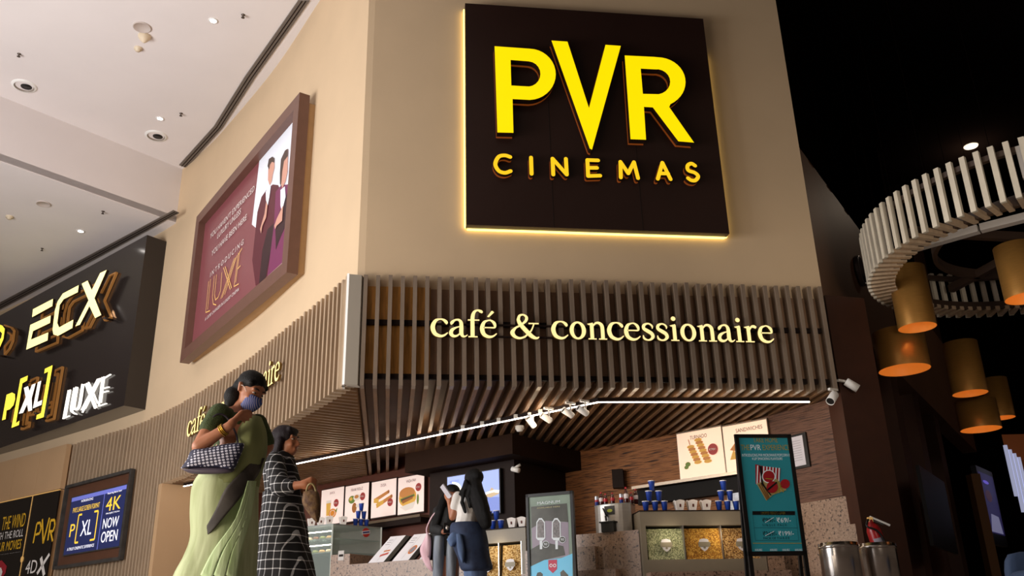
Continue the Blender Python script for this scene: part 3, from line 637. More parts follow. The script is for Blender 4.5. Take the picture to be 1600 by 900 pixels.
def make_tub():
    r = thing('popcorn_tub', 'x', 'popcorn tub', (0, 0, 0)); m = MB(); b, t, h = .037, .058, .115; vs = []; n = 7
    C4 = [(-1, -1), (1, -1), (1, 1), (-1, 1)]; bot = []; top = []
    for i in range(4):
        p, q = C4[i], C4[(i + 1) % 4]
        for k in range(n):
            f = k / n; x = p[0] + (q[0] - p[0]) * f; y = p[1] + (q[1] - p[1]) * f; bot.append(V((x * b, y * b, 0))); top.append(V((x * t, y * t, h + .016 * math.sin(PI * f))))
    N = len(bot); m.add(bot + top, [(i, (i + 1) % N, N + (i + 1) % N, N + i) for i in range(N)] + [tuple(range(N - 1, -1, -1))], M_tub)
    ins = [v * .93 + V((0, 0, .004)) for v in top]; m.add(top + ins, [(i, (i + 1) % N, N + (i + 1) % N, N + i) for i in range(N)], M_tub)
    m.build('box', r); m = MB(); y0, y1 = -.0475 - .001, -.053 - .001
    m.add([V((-.011, y0 + .001, .045)), V((.011, y0 + .001, .045)), V((.011, y1 + .0005, .08)), V((-.011, y1 + .0005, .08))], [(0, 1, 2, 3)], M_tl); m.build('printed_mark', r); return r
tub0 = make_tub(); aA = math.atan2(UA.y, UA.x); aK = math.atan2(PK.d.y, PK.d.x)
for x, lb in ((1061, 'white popcorn tub, left of the three between the cup pyramids'), (1081, 'white popcorn tub, middle of the three between the cup pyramids'), (1102.4, 'white popcorn tub, right of the three between the cup pyramids')):
    dup(tub0, PC1.pt(PC1.tz(x, 790, -.1)[0], ZT1, -.1), lb, 'white popcorn tubs on the three-bin cabinet', aA)
for x, lb in ((800.6, 'white popcorn tub to the right of the blue cups by the dark column'), (816.5, 'white popcorn tub half hidden by the ice cream standee')):
    dup(tub0, PK.pt(PK.tz(x, 815, -.1)[0], ZT2, -.1), lb, 'white popcorn tubs beside the ice cream standee', aK + .2)

# ------------------------------------------------------------------ glass display case on the left
gz = 1.50; G0 = PK.tz(520, 818, -.66)[0]; gp = PK.pt(G0, 0, -.66)
gz = PK.tz(520, 818, -.66)[1]
ge = atz(596, 824, gz); ge.z = 0; gl = atz(455, 825, gz); gl.z = 0; gb = gl + (ge - gp)
gc = thing('glass_display_case', 'glass food display case with lit shelves left of the terrazzo counter', 'display case', gp)
M_cfr = mat('case_frame', '#9aa09c', .35, metal=.5); M_shelf = mat('shelf_glass', '#a9bdb8', .1, trans=.6)
def wallq(m, a, b, z0, z1, th, mt):
    d = (b - a).normalized(); n = V((d.y, -d.x, 0)) * th / 2; m.slab([a - n, b - n, b + n, a + n], z0, z1, mt)
m = MB(); wallq(m, gp, ge, .9, gz - .02, .008, M_glass); wallq(m, gl, gp, .9, gz - .02, .008, M_glass); m.build('glass_panes', gc)
m = MB(); m.slab([gp, ge, gb, gl], gz - .02, gz, M_cfr)
for p in (gp, ge, gl, gb): m.slab([p + V((-.012, -.012, 0)), p + V((.012, -.012, 0)), p + V((.012, .012, 0)), p + V((-.012, .012, 0))], .85, gz, M_cfr)
m.build('frame', gc)
cen = (gp + gb) / 2; sh = lambda p, k: cen + (p - cen) * k
for zz in (gz - .22, gz - .42): m = MB(); m.slab([sh(gp, .95), sh(ge, .95), sh(gb, .95), sh(gl, .95)], zz, zz + .012, M_shelf); m.build('shelf', gc)
m = MB(); m.slab([gp, ge, gb, gl], .0, .88, M_dark); m.build('base', gc)
m = MB(); wallq(m, ge, gb, .88, gz - .02, .02, mat('case_back', '#6d6a62', .4)); wallq(m, gb, gl, .88, gz - .02, .02, mat('case_back', '#6d6a62', .4)); m.build('back_panel', gc)
for zz in (gz - .1, gz - .3): m = MB(); a, b = sh(gl, .9), sh(gp, .9); m.bar(a + V((0, 0, zz)), b + V((0, 0, zz)), .02, .012, M_led); b_ = m.build('light_strip', gc)
M_food = [mat('pastry', '#c9a468', .7, var=.2, vscale=30), mat('pastry_pale', '#dcc9a0', .7, var=.2, vscale=30), mat('pastry_dark', '#7e4d2c', .7, var=.2, vscale=30), mat('green_wrap', '#76803c', .6)]
k = 0
for zz in (gz - .208, gz - .408):
    for i in range(5):
        p = sh(gl, .8).lerp(sh(gp, .8), .1 + i * .2) + V((0, 0, zz)); m = MB(); m.lathe(p, [(0, 0), (.05, .0), (.055, .02), (.035, .045), (0, .05)], M_food[k % 4], 12)
        o = m.build('pastry', loc=p); tag(o, ['bread roll', 'pale puff', 'brown bun', 'green wrap'][k % 4] + ' on the %s shelf of the glass case, ' % ('upper' if zz > gz - .3 else 'lower') + ['at the far left', 'second from the left', 'in the middle', 'second from the right', 'nearest the corner post'][i], 'pastry', 'pastries in the glass case'); k += 1
m = MB(); f = lambda x, y, o: (lambda d, n: gp + d * x + V((0, 0, y)) + n * o)((ge - gp).normalized(), V(((ge - gp).normalized().y, -(ge - gp).normalized().x, 0)))
dG = (ge - gp).normalized(); PG = PL(gp, ge); tx, tz_ = PG.tz(572, 832, .01); r_ = .07
m.shape([arc(tx, tz_, r_, r_, 0, 345, 23)], lambda x, y, o: PG.pt(x, y, o), .006, .01, mat('sticker_red', '#b3332c', .4)); m.shape([ribbon([(tx - .075, tz_ - .01, .05), (tx + .075, tz_ + .015, .05)], False)], lambda x, y, o: PG.pt(x, y, o), .01, .012, mat('sticker_blue', '#d7d3d8', .4))
m.shape([ribbon([(tx - .06, tz_ - .008, .022), (tx + .06, tz_ + .012, .022)], False)], lambda x, y, o: PG.pt(x, y, o), .012, .014, mat('sticker_navy', '#2d3472', .4)); lab(m.build('sticker', gc), 'round red sticker with a pale band')
PGL = PL(gl, gp)
for i, x in enumerate((486.7, 501, 514.0, 536)):
    if x < 520: q = PGL.pt(PGL.tz(x, 815, -.12)[0], gz, -.12)
    else: q = PG.pt(PG.tz(x, 815, -.1)[0], gz, -.1)
    dup(tub0, q, 'white popcorn tub on the glass case, ' + ['leftmost next to the checked dress', 'second from the left', 'third from the left', 'rightmost, beside the blue cups'][i], 'white popcorn tubs on the glass case', .4)
def pyr2(rows, grp):
    names = ['bottom', 'middle', 'top']
    for k, row in enumerate(rows):
        for j, x in enumerate(row):
            side = {1: [''], 2: ['left cup of the ', 'right cup of the '], 3: ['left cup of the ', 'centre cup of the ', 'right cup of the ']}[len(row)][j]
            dup(cup0, PG.pt(PG.tz(x, 800, -.12)[0], gz + k * .122, -.12), 'blue paper cup on the glass case, ' + (side + names[k] + ' row' if side else 'alone on top of the pyramid'), grp)
pyr2([(556, 564.5, 573), (560, 568.6), (564.3,)], 'blue cups on the glass case')

# menu folders leaning on the counter
M_paper = mat('menu_paper', '#e6e4ea', .5); M_pr1 = mat('print_red', '#c2564a', .6); M_pr2 = mat('print_grey', '#8d8a92', .6); M_pr3 = mat('print_orange', '#c8743a', .6)
def folder(xa, xb, lb):
    t0 = PK.tz(xa, 880)[0]; t1 = PK.tz(xb, 876)[0]; r = thing('menu_stand', lb, 'menu stand', PK.pt((t0 + t1) / 2, ZC, -.1)); w_ = t1 - t0; h = .36; ba = -.26
    F = lambda x, y, o: PK.pt(t0 + x + y * .5, ZC + .004 + y, ba * y / h - .03 + o)
    m = MB(); m.shape([[(0, 0), (w_, 0), (w_, h), (0, h)]], F, -.012, 0, M_paper, M_black); m.build('page', r)
    m = MB(); m.shape([[(w_, 0), (w_ + .09, 0), (w_ + .09, h * .95), (w_, h)]], F, -.05, -.002, M_black); m.build('support', r)
    m = MB(); f2 = lambda x, y, o: F(x, y, o)
    m.shape([ribbon([(w_ * .5, .02, .003), (w_ * .5, h - .02, .003)], False)], f2, None, .002, M_pr2)
    if 'orange' in lb: m.shape([arc(w_ * .72, h * .4, .05, .06, 0, 340, 17)], f2, None, .002, M_pr3); m.shape([arc(w_ * .72, h * .4, .035, .04, 0, 340, 17)], f2, None, .003, M_pr2)
    else: m.shape([ribbon([(w_ * .4, .09, .03), (w_ * .85, .12, .03)], False)], f2, None, .002, M_pr1); m.shape([ribbon([(w_ * .42, .15, .02), (w_ * .8, .16, .02)], False)], f2, None, .002, M_pr3)
    for i in range(3): m.shape([ribbon([(w_ * .12, h * .85 - i * .03, .006), (w_ * .4, h * .85 - i * .03, .006)], False)], f2, None, .002, M_pr2)
    m.build('print', r)
folder(573, 597, 'leaning white menu folder with a small red picture, nearest the glass case')
folder(610, 636, 'leaning white menu folder with an orange round picture, in the middle of the terrazzo counter')
folder(653, 668, 'leaning white menu folder half hidden by the pink bag')

# ------------------------------------------------------------------ drinks dispenser, cans, bottles
ZM = 1.235; fk = -.2; mt0 = PK.tz(927, 815, -.08)[0]; mt1 = PK.tz(984, 815, -.08)[0]; mc_ = PK.pt((mt0 + mt1) / 2, 0, -.28); MH = PK.tz(955, 787, -.08)[1] - ZM
dd = thing('drinks_dispenser', 'rounded stainless steel drinks dispenser with a black tap on the terrazzo counter', 'drinks dispenser', mc_ + V((0, 0, ZM)))
hw = (mt1 - mt0) / 2; loop = []
for i in range(13):
    a = -PI / 2 - 1.2 + 2.4 * i / 12; loop.append((math.cos(a) * hw / math.cos(-PI / 2 + 1.2) if 0 else (hw * -math.sin(-1.2 + 2.4 * i / 12) / math.sin(1.2)), .13 + .07 * (math.cos(-1.2 + 2.4 * i / 12) - math.cos(1.2)) / (1 - math.cos(1.2))))
loop = loop + [(-hw, -.08), (hw * .9, -.08)]
Fm = lambda x, o: mc_ + PK.d * x + PK.n * o
m = MB(); pl_ = [Fm(x, o) for x, o in loop]; m.slab([(p.x, p.y) for p in pl_], ZM, ZM + MH - .01, M_steel); m.build('body', dd)
m = MB(); m.slab([((Fm(x * 1.02, o * 1.02)).x, (Fm(x * 1.02, o * 1.02)).y) for x, o in loop], ZM + MH - .01, ZM + MH, M_cfr); m.build('lid', dd)
m = MB(); fb = lambda x, y, o: mc_ + PK.d * x + PK.n * (.2 + o) + V((0, 0, ZM + y)); m.shape([[(-.08, MH * .62), (.05, MH * .62), (.05, MH * .93), (-.08, MH * .93)]], fb, -.01, .006, M_black); m.shape([arc(-.01, MH * .76, .035, .02, 0, 340, 17)], fb, .006, .009, mat('lime_print', '#a6b43a', .5)); m.build('label_plate', dd)
m = MB(); m.tube([fb(-.06, MH * .6, 0), fb(-.05, MH * .55, .05), fb(-.04, MH * .4, .06)], .012, M_black); m.tube([fb(-.05, MH * .58, .03), fb(-.075, MH * .85, .06)], .009, M_black); m.build('tap', dd)
m = MB(); m.plate(PK, (mt0 + mt1) / 2 - .1, (mt0 + mt1) / 2 + .06, ZM, ZM + .11, -.075, .01, M_black); m.plate(PK, (mt0 + mt1) / 2 - .12, (mt0 + mt1) / 2 + .08, ZM + .11, ZM + .125, -.08, .02, M_black); m.build('drip_tray', dd)
ZB2 = ZM + MH
M_cola = mat('cola', '#3a1210', .1); M_red = mat('label_red', '#a8202a', .4); M_wh2 = mat('label_white', '#d9d3d8', .4); M_cyl = mat('can_silver', '#b9c0cc', .3, metal=.5); M_cbl = mat('can_blue', '#22307c', .3)
def bottle(x, kind, lb, k=1, off=-.18):
    p = PK.pt(PK.tz(x, 785, off)[0], ZB2, off)
    if kind == 'can':
        r = thing('drink_can', lb, 'can', p, 'cans and bottles on the drinks dispenser'); m = MB()
        m.lathe(p, [(0, 0), (.022, 0), (.026, .008), (.026, .06)], M_cbl, 16); m.lathe(p, [(.026, .06), (.026, .115)], M_cyl, 16); m.build('body', r)
        m = MB(); m.lathe(p, [(.026, .115), (.022, .125), (0, .124)], M_steel, 16); m.build('lid', r); m = MB(); m.lathe(p, [(.0265, .05), (.0265, .075)], M_red, 16); m.build('printed_band', r)
    else:
        r = thing('soda_bottle', lb, 'bottle', p, 'cans and bottles on the drinks dispenser'); h = .165 * k; m = MB()
        m.lathe(p, [(0, 0), (.026, 0), (.029, h * .1), (.026, h * .3), (.029, h * .55), (.02, h * .75), (.011, h * .88), (.011, h * .95)], M_cola, 16); m.build('body', r)
        m = MB(); m.lathe(p, [(.0275, h * .3), (.0295, h * .38), (.0298, h * .54), (.029, h * .57)], M_red if kind == 'red' else M_wh2, 16); m.build('wrapper', r)
        m = MB(); m.lathe(p, [(.013, h * .9), (.013, h), (0, h)], M_red, 12); m.build('cap', r)
bottle(932.6, 'can', 'slim blue and silver can at the left end of the dispenser top'); bottle(939.8, 'w', 'soda bottle with pale wrapper just right of the leftmost can'); bottle(946.5, 'red', 'small soda bottle, third item from the left on the dispenser', .85)
bottle(957.4, 'red', 'red-wrapped soda bottle standing alone in the middle of the dispenser', .88); bottle(971, 'can', 'slim blue and silver can right of the middle of the dispenser top'); bottle(979, 'w', 'tallest soda bottle on the dispenser, beside the right-hand can', 1.2)
bottle(986.8, 'red', 'small red-wrapped soda bottle between the two tall ones on the right', .8, -.22); bottle(994, 'w', 'tall soda bottle at the right end of the row on the dispenser', 1.1, -.3)
m = MB(); q = PR.hit(966, 734, .1); q2 = PR.hit(966, 763, .1); m.box((q + q2) / 2, (.16, .14, abs(q.z - q2.z)), M_dark, math.atan2(PR.d.y, PR.d.x) + .5); tag(m.build('wall_speaker', loc=q), 'dark box loudspeaker on the strip wood wall above the bottles', 'speaker')

# ------------------------------------------------------------------ menu boards
M_bface = mat('board_face', '#dccbc4', .5, emis=.55, ecol='#e2c9bf'); M_bface2 = mat('board_face_warm', '#f0d9c4', .5, emis=.55, ecol='#f5cfae'); M_bfr = mat('board_frame', '#2a1d18', .4); M_alu = mat('alu_frame', '#8c7d6c', .3, metal=.7)
M_food2 = dict(o=mat('pr_orange', '#e08a28', .6), g=mat('pr_green', '#6f8a3a', .6), y=mat('pr_yellow', '#e8b450', .6), b=mat('pr_brown', '#a8682e', .6), r=mat('pr_maroon', '#a83a38', .6), w=mat('pr_white', '#efe6dc', .6), c=mat('pr_crust', '#d08a48', .6), t=mat('pr_text', '#4a1c26', .6), d=mat('pr_dark', '#5c3a34', .6))
def board(pl, quad, title, lb, art, warm=False, off=.08, tw=(.3, .7)):
    ts = [pl.tz(x, y, off) for x, y in quad]; t0 = min(ts[0][0], ts[3][0]); t1 = max(ts[1][0], ts[2][0]); t0 = (ts[0][0] + ts[3][0]) / 2; t1 = (ts[1][0] + ts[2][0]) / 2; z1 = (ts[0][1] + ts[1][1]) / 2; z0 = (ts[2][1] + ts[3][1]) / 2
    sg_ = 1
    if t1 < t0: sg_ = -1
    W_, H_ = abs(t1 - t0), z1 - z0; F = lambda x, y, o: pl.pt(t0 + sg_ * x * W_, z0 + y * H_, off + o)
    r = thing('menu_board', lb, 'menu board', F(.5, 0, 0)); m = MB(); m.shape([[(-.012, -.03), (1.012, -.03), (1.012, 1.03), (-.012, 1.03)]], F, -.07, -.004, M_alu if warm else M_bfr); m.build('frame', r)
    m = MB(); m.shape([[(0, 0), (1, 0), (1, 1), (0, 1)]], F, -.004, 0, M_bface2 if warm else M_bface); m.build('face', r)
    m = MB()
    for c, pts in art: m.shape([pts], F, None, .002 + .0006 * art.index((c, pts)), M_food2[c])
    m.text(title, F, tw[0], .83, tw[1], .91, .003, M_food2['t'])
    m.build('print', r)
    m = MB(); bx, by = [p for c, p in art if c == 'r'][-1][0]; rr_ = .11
    m.text('\u20b970/-', F, bx - rr_ - .08, by - .022, bx - rr_ + .08, by + .022, .006 + .0006 * len(art), M_food2['w']); m.build('price', r)
    return r
E_ = lambda cx, cy, rx, ry, n=18: arc(cx, cy, rx, ry, 0, 360 - 360 / n, n - 1)
board(PLF, [(503, 765.6), (537.6, 761), (535, 818), (500, 820)], 'JUICE', 'leftmost food board, showing a glass of juice and a cut orange', [('y', [(.26, .25), (.42, .25), (.46, .66), (.24, .66)]), ('w', [(.24, .6), (.46, .6), (.47, .68), (.23, .68)]), ('o', E_(.54, .3, .17, .13)), ('w', E_(.54, .3, .12, .09)), ('o', E_(.54, .3, .1, .075)), ('g', [(.66, .36), (.76, .44), (.72, .3)]), ('r', E_(.69, .57, .11, .11))], tw=(.38, .6))
board(PLF, [(541, 759), (577, 755), (574, 811), (537, 816)], 'FRANK ROLLZ', 'second food board from the left, showing rolls behind the blue cups', [('g', E_(.3, .6, .15, .11)), ('y', E_(.26, .62, .07, .05)), ('w', E_(.52, .64, .16, .09)), ('c', E_(.5, .66, .09, .05)), ('b', E_(.42, .36, .1, .14)), ('w', E_(.6, .4, .12, .05)), ('r', E_(.76, .64, .11, .11))], tw=(.25, .75))
board(PLF, [(581.4, 753), (619.4, 748), (618, 805), (579, 809)], 'DOSA', 'third food board from the left, showing two rolled golden pancakes', [('c', [(.1, .52), (.68, .7), (.72, .62), (.14, .42)]), ('y', [(.1, .42), (.3, .38), (.32, .5), (.12, .54)]), ('b', E_(.7, .66, .04, .05)), ('c', [(.2, .36), (.8, .56), (.86, .48), (.26, .26)]), ('y', [(.22, .26), (.5, .34), (.52, .46), (.24, .4)]), ('b', E_(.83, .52, .04, .05)), ('r', E_(.78, .36, .11, .11))], tw=(.38, .6))
board(PLF, [(623, 746), (663.6, 741), (661, 800), (620.6, 803.6)], 'VADA PAV', 'rightmost of the four left food boards, showing a large bun', [('y', E_(.38, .44, .34, .26)), ('w', [(.08, .2), (.7, .3), (.6, .12), (.3, .08)]), ('c', E_(.36, .56, .3, .15)), ('g', [(.1, .42), (.64, .5), (.66, .44), (.14, .32)]), ('d', [(.14, .4), (.6, .47), (.6, .44), (.16, .36)]), ('b', [(.16, .36), (.6, .44), (.58, .38), (.2, .28)]), ('g', E_(.78, .34, .04, .14)), ('r', E_(.8, .66, .11, .11))], tw=(.32, .7))
PM = PR
board(PM, [(1057.5, 678), (1128, 666.6), (1132, 742), (1063, 750.6)], 'TURNADO', 'bright food board titled TURNADO with two spiral potato skewers', [('g', E_(.2, .32, .06, .05)), ('g', E_(.16, .26, .05, .04))] + [(('c' if i % 2 else 'y'), E_(.3 + .022 * i, .68 - .058 * i, .085, .038)) for i in range(7)] + [(('c' if i % 2 else 'y'), E_(.48 + .022 * i, .8 - .06 * i, .085, .038)) for i in range(9)] + [('b', [(.26, .84), (.275, .84), (.3, .72), (.285, .72)]), ('r', E_(.79, .55, .11, .12))], True, .1, (.3, .68))
board(PM, [(1130.5, 665.6), (1200, 656), (1204, 734), (1134.5, 742)], 'SANDWICHES', 'bright food board titled SANDWICHES partly hidden by the teal poster stand', [('y', [(.1, .3), (.3, .3), (.2, .5)]), ('c', [(.12, .5), (.32, .44), (.24, .62)]), ('y', E_(.5, .5, .14, .1)), ('r', E_(.75, .5, .11, .12))], True, .1, (.3, .9))
m = MB(); sa = PR.tz(1000, 762, 0)[0]; sb = PR.tz(1180, 744, 0)[0]; m.plate(PR, sa, sb, 1.99, 2.03, 0, .22, M_alu); tag(m.build('wall_shelf', loc=PR.pt(sa, 2.0)), 'long thin metal ledge on the strip wood wall under the bright food boards', 'shelf')
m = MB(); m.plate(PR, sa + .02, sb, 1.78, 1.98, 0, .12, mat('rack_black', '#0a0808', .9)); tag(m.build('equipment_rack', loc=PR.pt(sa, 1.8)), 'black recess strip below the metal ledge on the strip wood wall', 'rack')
m = MB(); q = PR.tz(1148, 765, .13); m.plate(PR, q[0] - .12, q[0] + .3, 1.45, 1.77, .121, .13, mat('notice_print', '#c9d2e6', .5, var=.35, vscale=18)); tag(m.build('notice', loc=PR.pt(q[0], 1.6, .13)), 'pale printed notice behind the right cup pyramid', 'notice')
m = MB(); sa = PLF.tz(497, 822, 0)[0]; sb = PLF.tz(672, 803, 0)[0]; sa, sb = sorted((sa, sb)); m.plate(PLF, sa, sb, 1.78, 1.86, 0, .2, M_dark); m.plate(PLF, sa, sb, 1.86, 1.9, 0, .22, M_alu); tag(m.build('wall_shelf', loc=PLF.pt(sa, 1.8)), 'dark ledge running under the four left food boards', 'shelf')
# screen on the column
tv = thing('television', 'wall screen showing a pale blue picture behind the two girls', 'television', PB.hit(740, 770, -.3))
t0, z1 = PB.tz(699, 746, -.27); t1, z1b = PB.tz(779.4, 738, -.27); z0 = PB.tz(780, 800, -.27)[1]
m = MB(); m.plate(PB, t0 - .015, t1 + .015, z0 - .015, z1 + .015, -.345, -.275, M_black); m.build('casing', tv)
M_scr = mat('screen_blue', '#8f9fd8', .3, emis=.75, ecol='#8ea0dc', var=0); M_sc2 = mat('screen_white', '#ffffff', .3, emis=1.1, ecol='#f4eee0'); M_sc3 = mat('screen_tan', '#b5a080', .3, emis=.6, ecol='#b5a080'); M_sc4 = mat('screen_blue2', '#6f80c0', .3, emis=.6, ecol='#7484c6')
m = MB(); m.plate(PB, t0, t1, z0, z1, -.276, -.27, M_scr); f = lambda x, y, o: PB.pt(t0 + (t1 - t0) * x, z0 + (z1 - z0) * y, -.27 + o)
m.shape([[(0, 0), (1, 0), (1, .35), (.6, .4), (.3, .3), (0, .36)]], f, None, .002, M_sc4)
m.shape([[(.68, .42), (.8, .46), (.86, .6), (.92, .52), (1, .5), (1, .42), (.85, .36)]], f, None, .003, M_sc3); m.shape([ribbon([(.75, .47, .04), (.9, .5, .05), (1, .47, .06)], False)], f, None, .004, M_sc2)
m.shape([ribbon([(.1, .86, .03), (.2, .78, .07), (.26, .6, .09), (.22, .4, .05)])], f, None, .003, M_sc2); m.text('MEMORIES', f, .05, .84, .24, .9, .003, M_sc4); m.build('screen', tv)
# framed notice on the side wall
fn = thing('framed_notice', 'white notice in a thin dark frame on the side wall beside the teal poster stand', 'picture frame', PS.hit(1245, 706, .02))
t0, z1 = PS.tz(1236, 684, .03); t1 = PS.tz(1254, 684, .03)[0]; z0 = PS.tz(1254, 727, .03)[1]
m = MB(); m.plate(PS, t0 - .1, t1 + .05, z0 - .03, z1 + .03, 0, .03, M_black); m.build('frame', fn); m = MB(); m.plate(PS, t0 - .08, t1, z0, z1, .03, .034, mat('notice_white', '#c6c3cc', .5)); 
for i in range(9): m.plate(PS, t0 - .05, t1 - .04, z1 - .06 - i * .03, z1 - .055 - i * .03, .034, .036, M_pr2)
m.build('sheet', fn)
# ------------------------------------------------------------------ black sign box on the far left wall
bR = atz(212, 500, 6.08); zT_, zBt = 7.84, 4.32
fr = atz(230, 367, zT_); fr.z = 0; fl = atz(-40, 515, zT_); fl.z = 0; PX = PL(fl, fr)
wr = V((-7.05, 16.82, 0)); M_sbox = mat('sign_box_black', '#2a2422', .16, var=.05, vscale=.6); M_und = mat('sign_under', '#6d5a45', .6)
sb = thing('format_sign', 'huge black sign box with glowing format names high on the far left wall', 'sign', PX.pt(PX.len / 2, zBt))
wl = fl + V((1.1, 1.3, 0)) * .62
m = MB(); m.slab([fl, fr, wr, wl], zBt, zT_, M_sbox); m.build('box', sb)
def glow(name, e, col): return mat(name, col, .4, emis=e, ecol=col)
M_gy = glow('glow_pale_yellow', 1.15, '#fff3a6'); M_gy2 = glow('glow_yellow', 1.05, '#ffe94a'); M_gw = glow('glow_white', 1.05, '#fffaf0'); M_cop = mat('copper_edge', '#c08a50', .25, metal=.7, emis=.25, ecol='#c08040')
def pxs(P, ox, oy, sc_, off, pl=None): return [(pl or PX).tz(ox + x / sc_, oy + y / sc_, off) for x, y in P]
fX = lambda x, y, o: PX.pt(x, y, o)
def outline(m, loop, w_, off, mt):
    L = loop + [loop[0]]
    for a, b in zip(L, L[1:]): m.shape([ribbon([(a[0], a[1], w_), (b[0], b[1], w_)], False)], fX, off - .05, off, mt)
def neon(loops, OX, OY, SC_, mf, off=.25, nm='letter', lbl=None):
    m = MB()
    for L in loops:
        q = pxs(L, OX, OY, SC_, off); m.shape([q], fX, off - .06, off, mf, M_side)
        outline(m, q, .035, .06, M_cop); m.shape([q], fX, .005, .02, M_side)
    for L in loops[:1]:
        for q in (pxs(L, OX, OY, SC_, off)[0], pxs(L, OX, OY, SC_, off)[len(L) // 2]): m.tube([PX.pt(q[0], q[1] - .05, 0), PX.pt(q[0], q[1] - .05, off - .05)], .02, M_side)
    o = m.build(nm, sb)
    if lbl: o['label'] = lbl
Eup = [(290, 468), (466, 376), (460, 440), (282, 538)]; Elo = [(266, 606), (446, 522), (440, 588), (290, 660), (272, 735), (424, 672), (418, 742), (230, 824)]
neon([Eup, Elo], 0, 400, 5.626, M_gy)
Cc = [(692, 256), (684, 318), (560, 380), (525, 430), (503, 590), (520, 628), (560, 605), (644, 560), (636, 632), (510, 702), (470, 690), (462, 650), (482, 480), (506, 400), (552, 330)]
neon([Cc], 0, 400, 5.626, M_gy)
neon([[(718, 244), (770, 216), (806, 300), (880, 150), (938, 122), (830, 370), (890, 518), (836, 546), (786, 440), (702, 604), (662, 618), (778, 390)]], 0, 400, 5.626, M_gy)
neon([[(66, 365), (120, 342), (150, 358), (152, 410), (135, 470), (100, 510), (66, 522), (56, 610), (20, 622)]], 0, 560, 6.426, M_gy2)
neon([[(205, 205), (280, 172), (272, 222), (225, 250), (160, 650), (195, 625), (190, 668), (115, 698)]], 0, 560, 6.426, M_gy2)
neon([[(450, 105), (528, 68), (438, 590), (362, 614), (370, 568), (412, 548), (484, 132), (444, 152)]], 0, 560, 6.426, M_gy2)
neon([[(240, 296), (282, 278), (296, 330), (320, 266), (358, 250), (318, 400), (322, 520), (284, 532), (272, 460), (232, 546), (190, 556), (258, 390)], [(380, 240), (414, 224), (374, 440), (424, 418), (416, 466), (330, 502)]], 0, 560, 6.426, M_gw)
neon([[(-40, 590), (20, 612), (42, 640), (30, 730), (0, 800), (-40, 850), (-40, 780), (10, 720), (18, 680), (0, 660), (-40, 650)]], 0, 400, 5.626, M_gy2)
def pxrib(P, ox, oy, sc_, wd, off, pl=None, smooth=False):
    return ribbon([(*(pl or PX).tz(ox + x / sc_, oy + y / sc_, off), wd) for x, y in P], smooth, True)
LUX = [[[(680, 322), (628, 604), (690, 576)], [(700, 316), (652, 580)]], [[(752, 300), (722, 470), (722, 530), (762, 560)], [(772, 290), (744, 470), (752, 515), (785, 500), (805, 440), (832, 262)]],
       [[(850, 258), (945, 500)], [(866, 250), (962, 492)], [(884, 240), (975, 450)], [(975, 208), (812, 515)], [(990, 204), (822, 540)], [(1004, 200), (850, 500)]],
       [[(1020, 190), (985, 478), (1062, 452)], [(1040, 184), (1008, 440)], [(1036, 200), (1104, 160)], [(1036, 300), (1088, 286)], [(1030, 340), (1082, 326)]]]
def fat(pg):
    return pg
for st in LUX:
    m = MB()
    for j, P in enumerate(st):
        if len(P) > 2:
            if P[0][0] in (752, 772): m.shape([pxrib(P, 0, 560, 6.426, .018, .05, smooth=True)], fX, .02, .08, M_gw)
            else:
                for a, b in zip(P, P[1:]): m.shape([pxrib([a, b], 0, 560, 6.426, .018, .05)], fX, .02, .05, M_gw)
        else: m.shape([pxrib(P, 0, 560, 6.426, .018, .05)], fX, .02, .05 + j * .001, M_gw)
    lab(m.build('letter', sb), 'white glowing striped letter')

# ------------------------------------------------------------------ framed poster on the left wall
p1 = atz(458, 285, 6.14); pr_ = V((-3.02, 11.14, 0)); pl0 = V((-5.86, 15.12, 0)); PP = PL(pl0, pr_); LP = PP.len
ps = thing('framed_poster', 'big maroon cinema poster in a deep brown frame on the cream left wall', 'poster', PP.pt(LP / 2, 4.71))
M_fr = mat('poster_frame', '#6d4c40', .4, var=.06); M_frs = mat('poster_box_side', '#b08c62', .6, var=.05); M_mar = mat('poster_maroon', '#7d4449', .3, emis=.22, ecol='#7d4449'); M_pw = mat('poster_pale', '#dfe3ec', .3, emis=.25, ecol='#dfe3ec')  # poster maroon is paled and glows slightly to carry the gloss haze
zb0, zt0 = 4.72, 7.56; fw = .2
m = MB()
m.plate(PP, 0, LP, zb0, zb0 + fw, -.16, 0, M_fr); m.plate(PP, 0, LP, zt0 - fw, zt0, -.16, 0, M_fr); m.plate(PP, 0, fw, zb0 + fw, zt0 - fw, -.16, 0, M_fr); m.plate(PP, LP - fw, LP, zb0 + fw, zt0 - fw, -.16, 0, M_fr)
m.build('frame', ps)
m = MB(); m.plate(PP, .04, LP - .02, zb0 + .04, zt0 - .12, -.42, -.161, M_frs); m.build('light_box', ps)
a0, a1, q0_, q1 = fw, LP - fw, zb0 + fw, zt0 - fw; W_, H_ = a1 - a0, q1 - q0_
fP = lambda x, y, o: PP.pt(a0 + x * W_, q0_ + y * H_, -.12 + o)
m = MB(); m.shape([[(0, 0), (1, 0), (1, 1), (0, 1)]], fP, -.03, 0, M_mar)
m.shape([[(.60, .55), (1, .05), (1, 1), (.62, 1)]], fP, None, .003, M_pw)
m.build('sheet', ps)
def PXY(x, y): t, z = PP.tz(x, y, -.12); return ((t - a0) / W_, (z - q0_) / H_)
M_suit = mat('suit_maroon', '#5c1f2c', .4); M_suit2 = mat('suit_plum', '#7a2f5a', .4); M_sdk = mat('suit_dark', '#32141c', .4); M_sk = mat('print_skin', '#d7a08c', .4); M_hr = mat('print_hair', '#4a3830', .4); M_gold = mat('print_gold', '#e0b068', .4, emis=.25, ecol='#e0b068'); M_wpr = mat('print_white', '#e6dcd8', .4); M_lip = mat('print_strip', '#b89d94', .5)
m = MB()
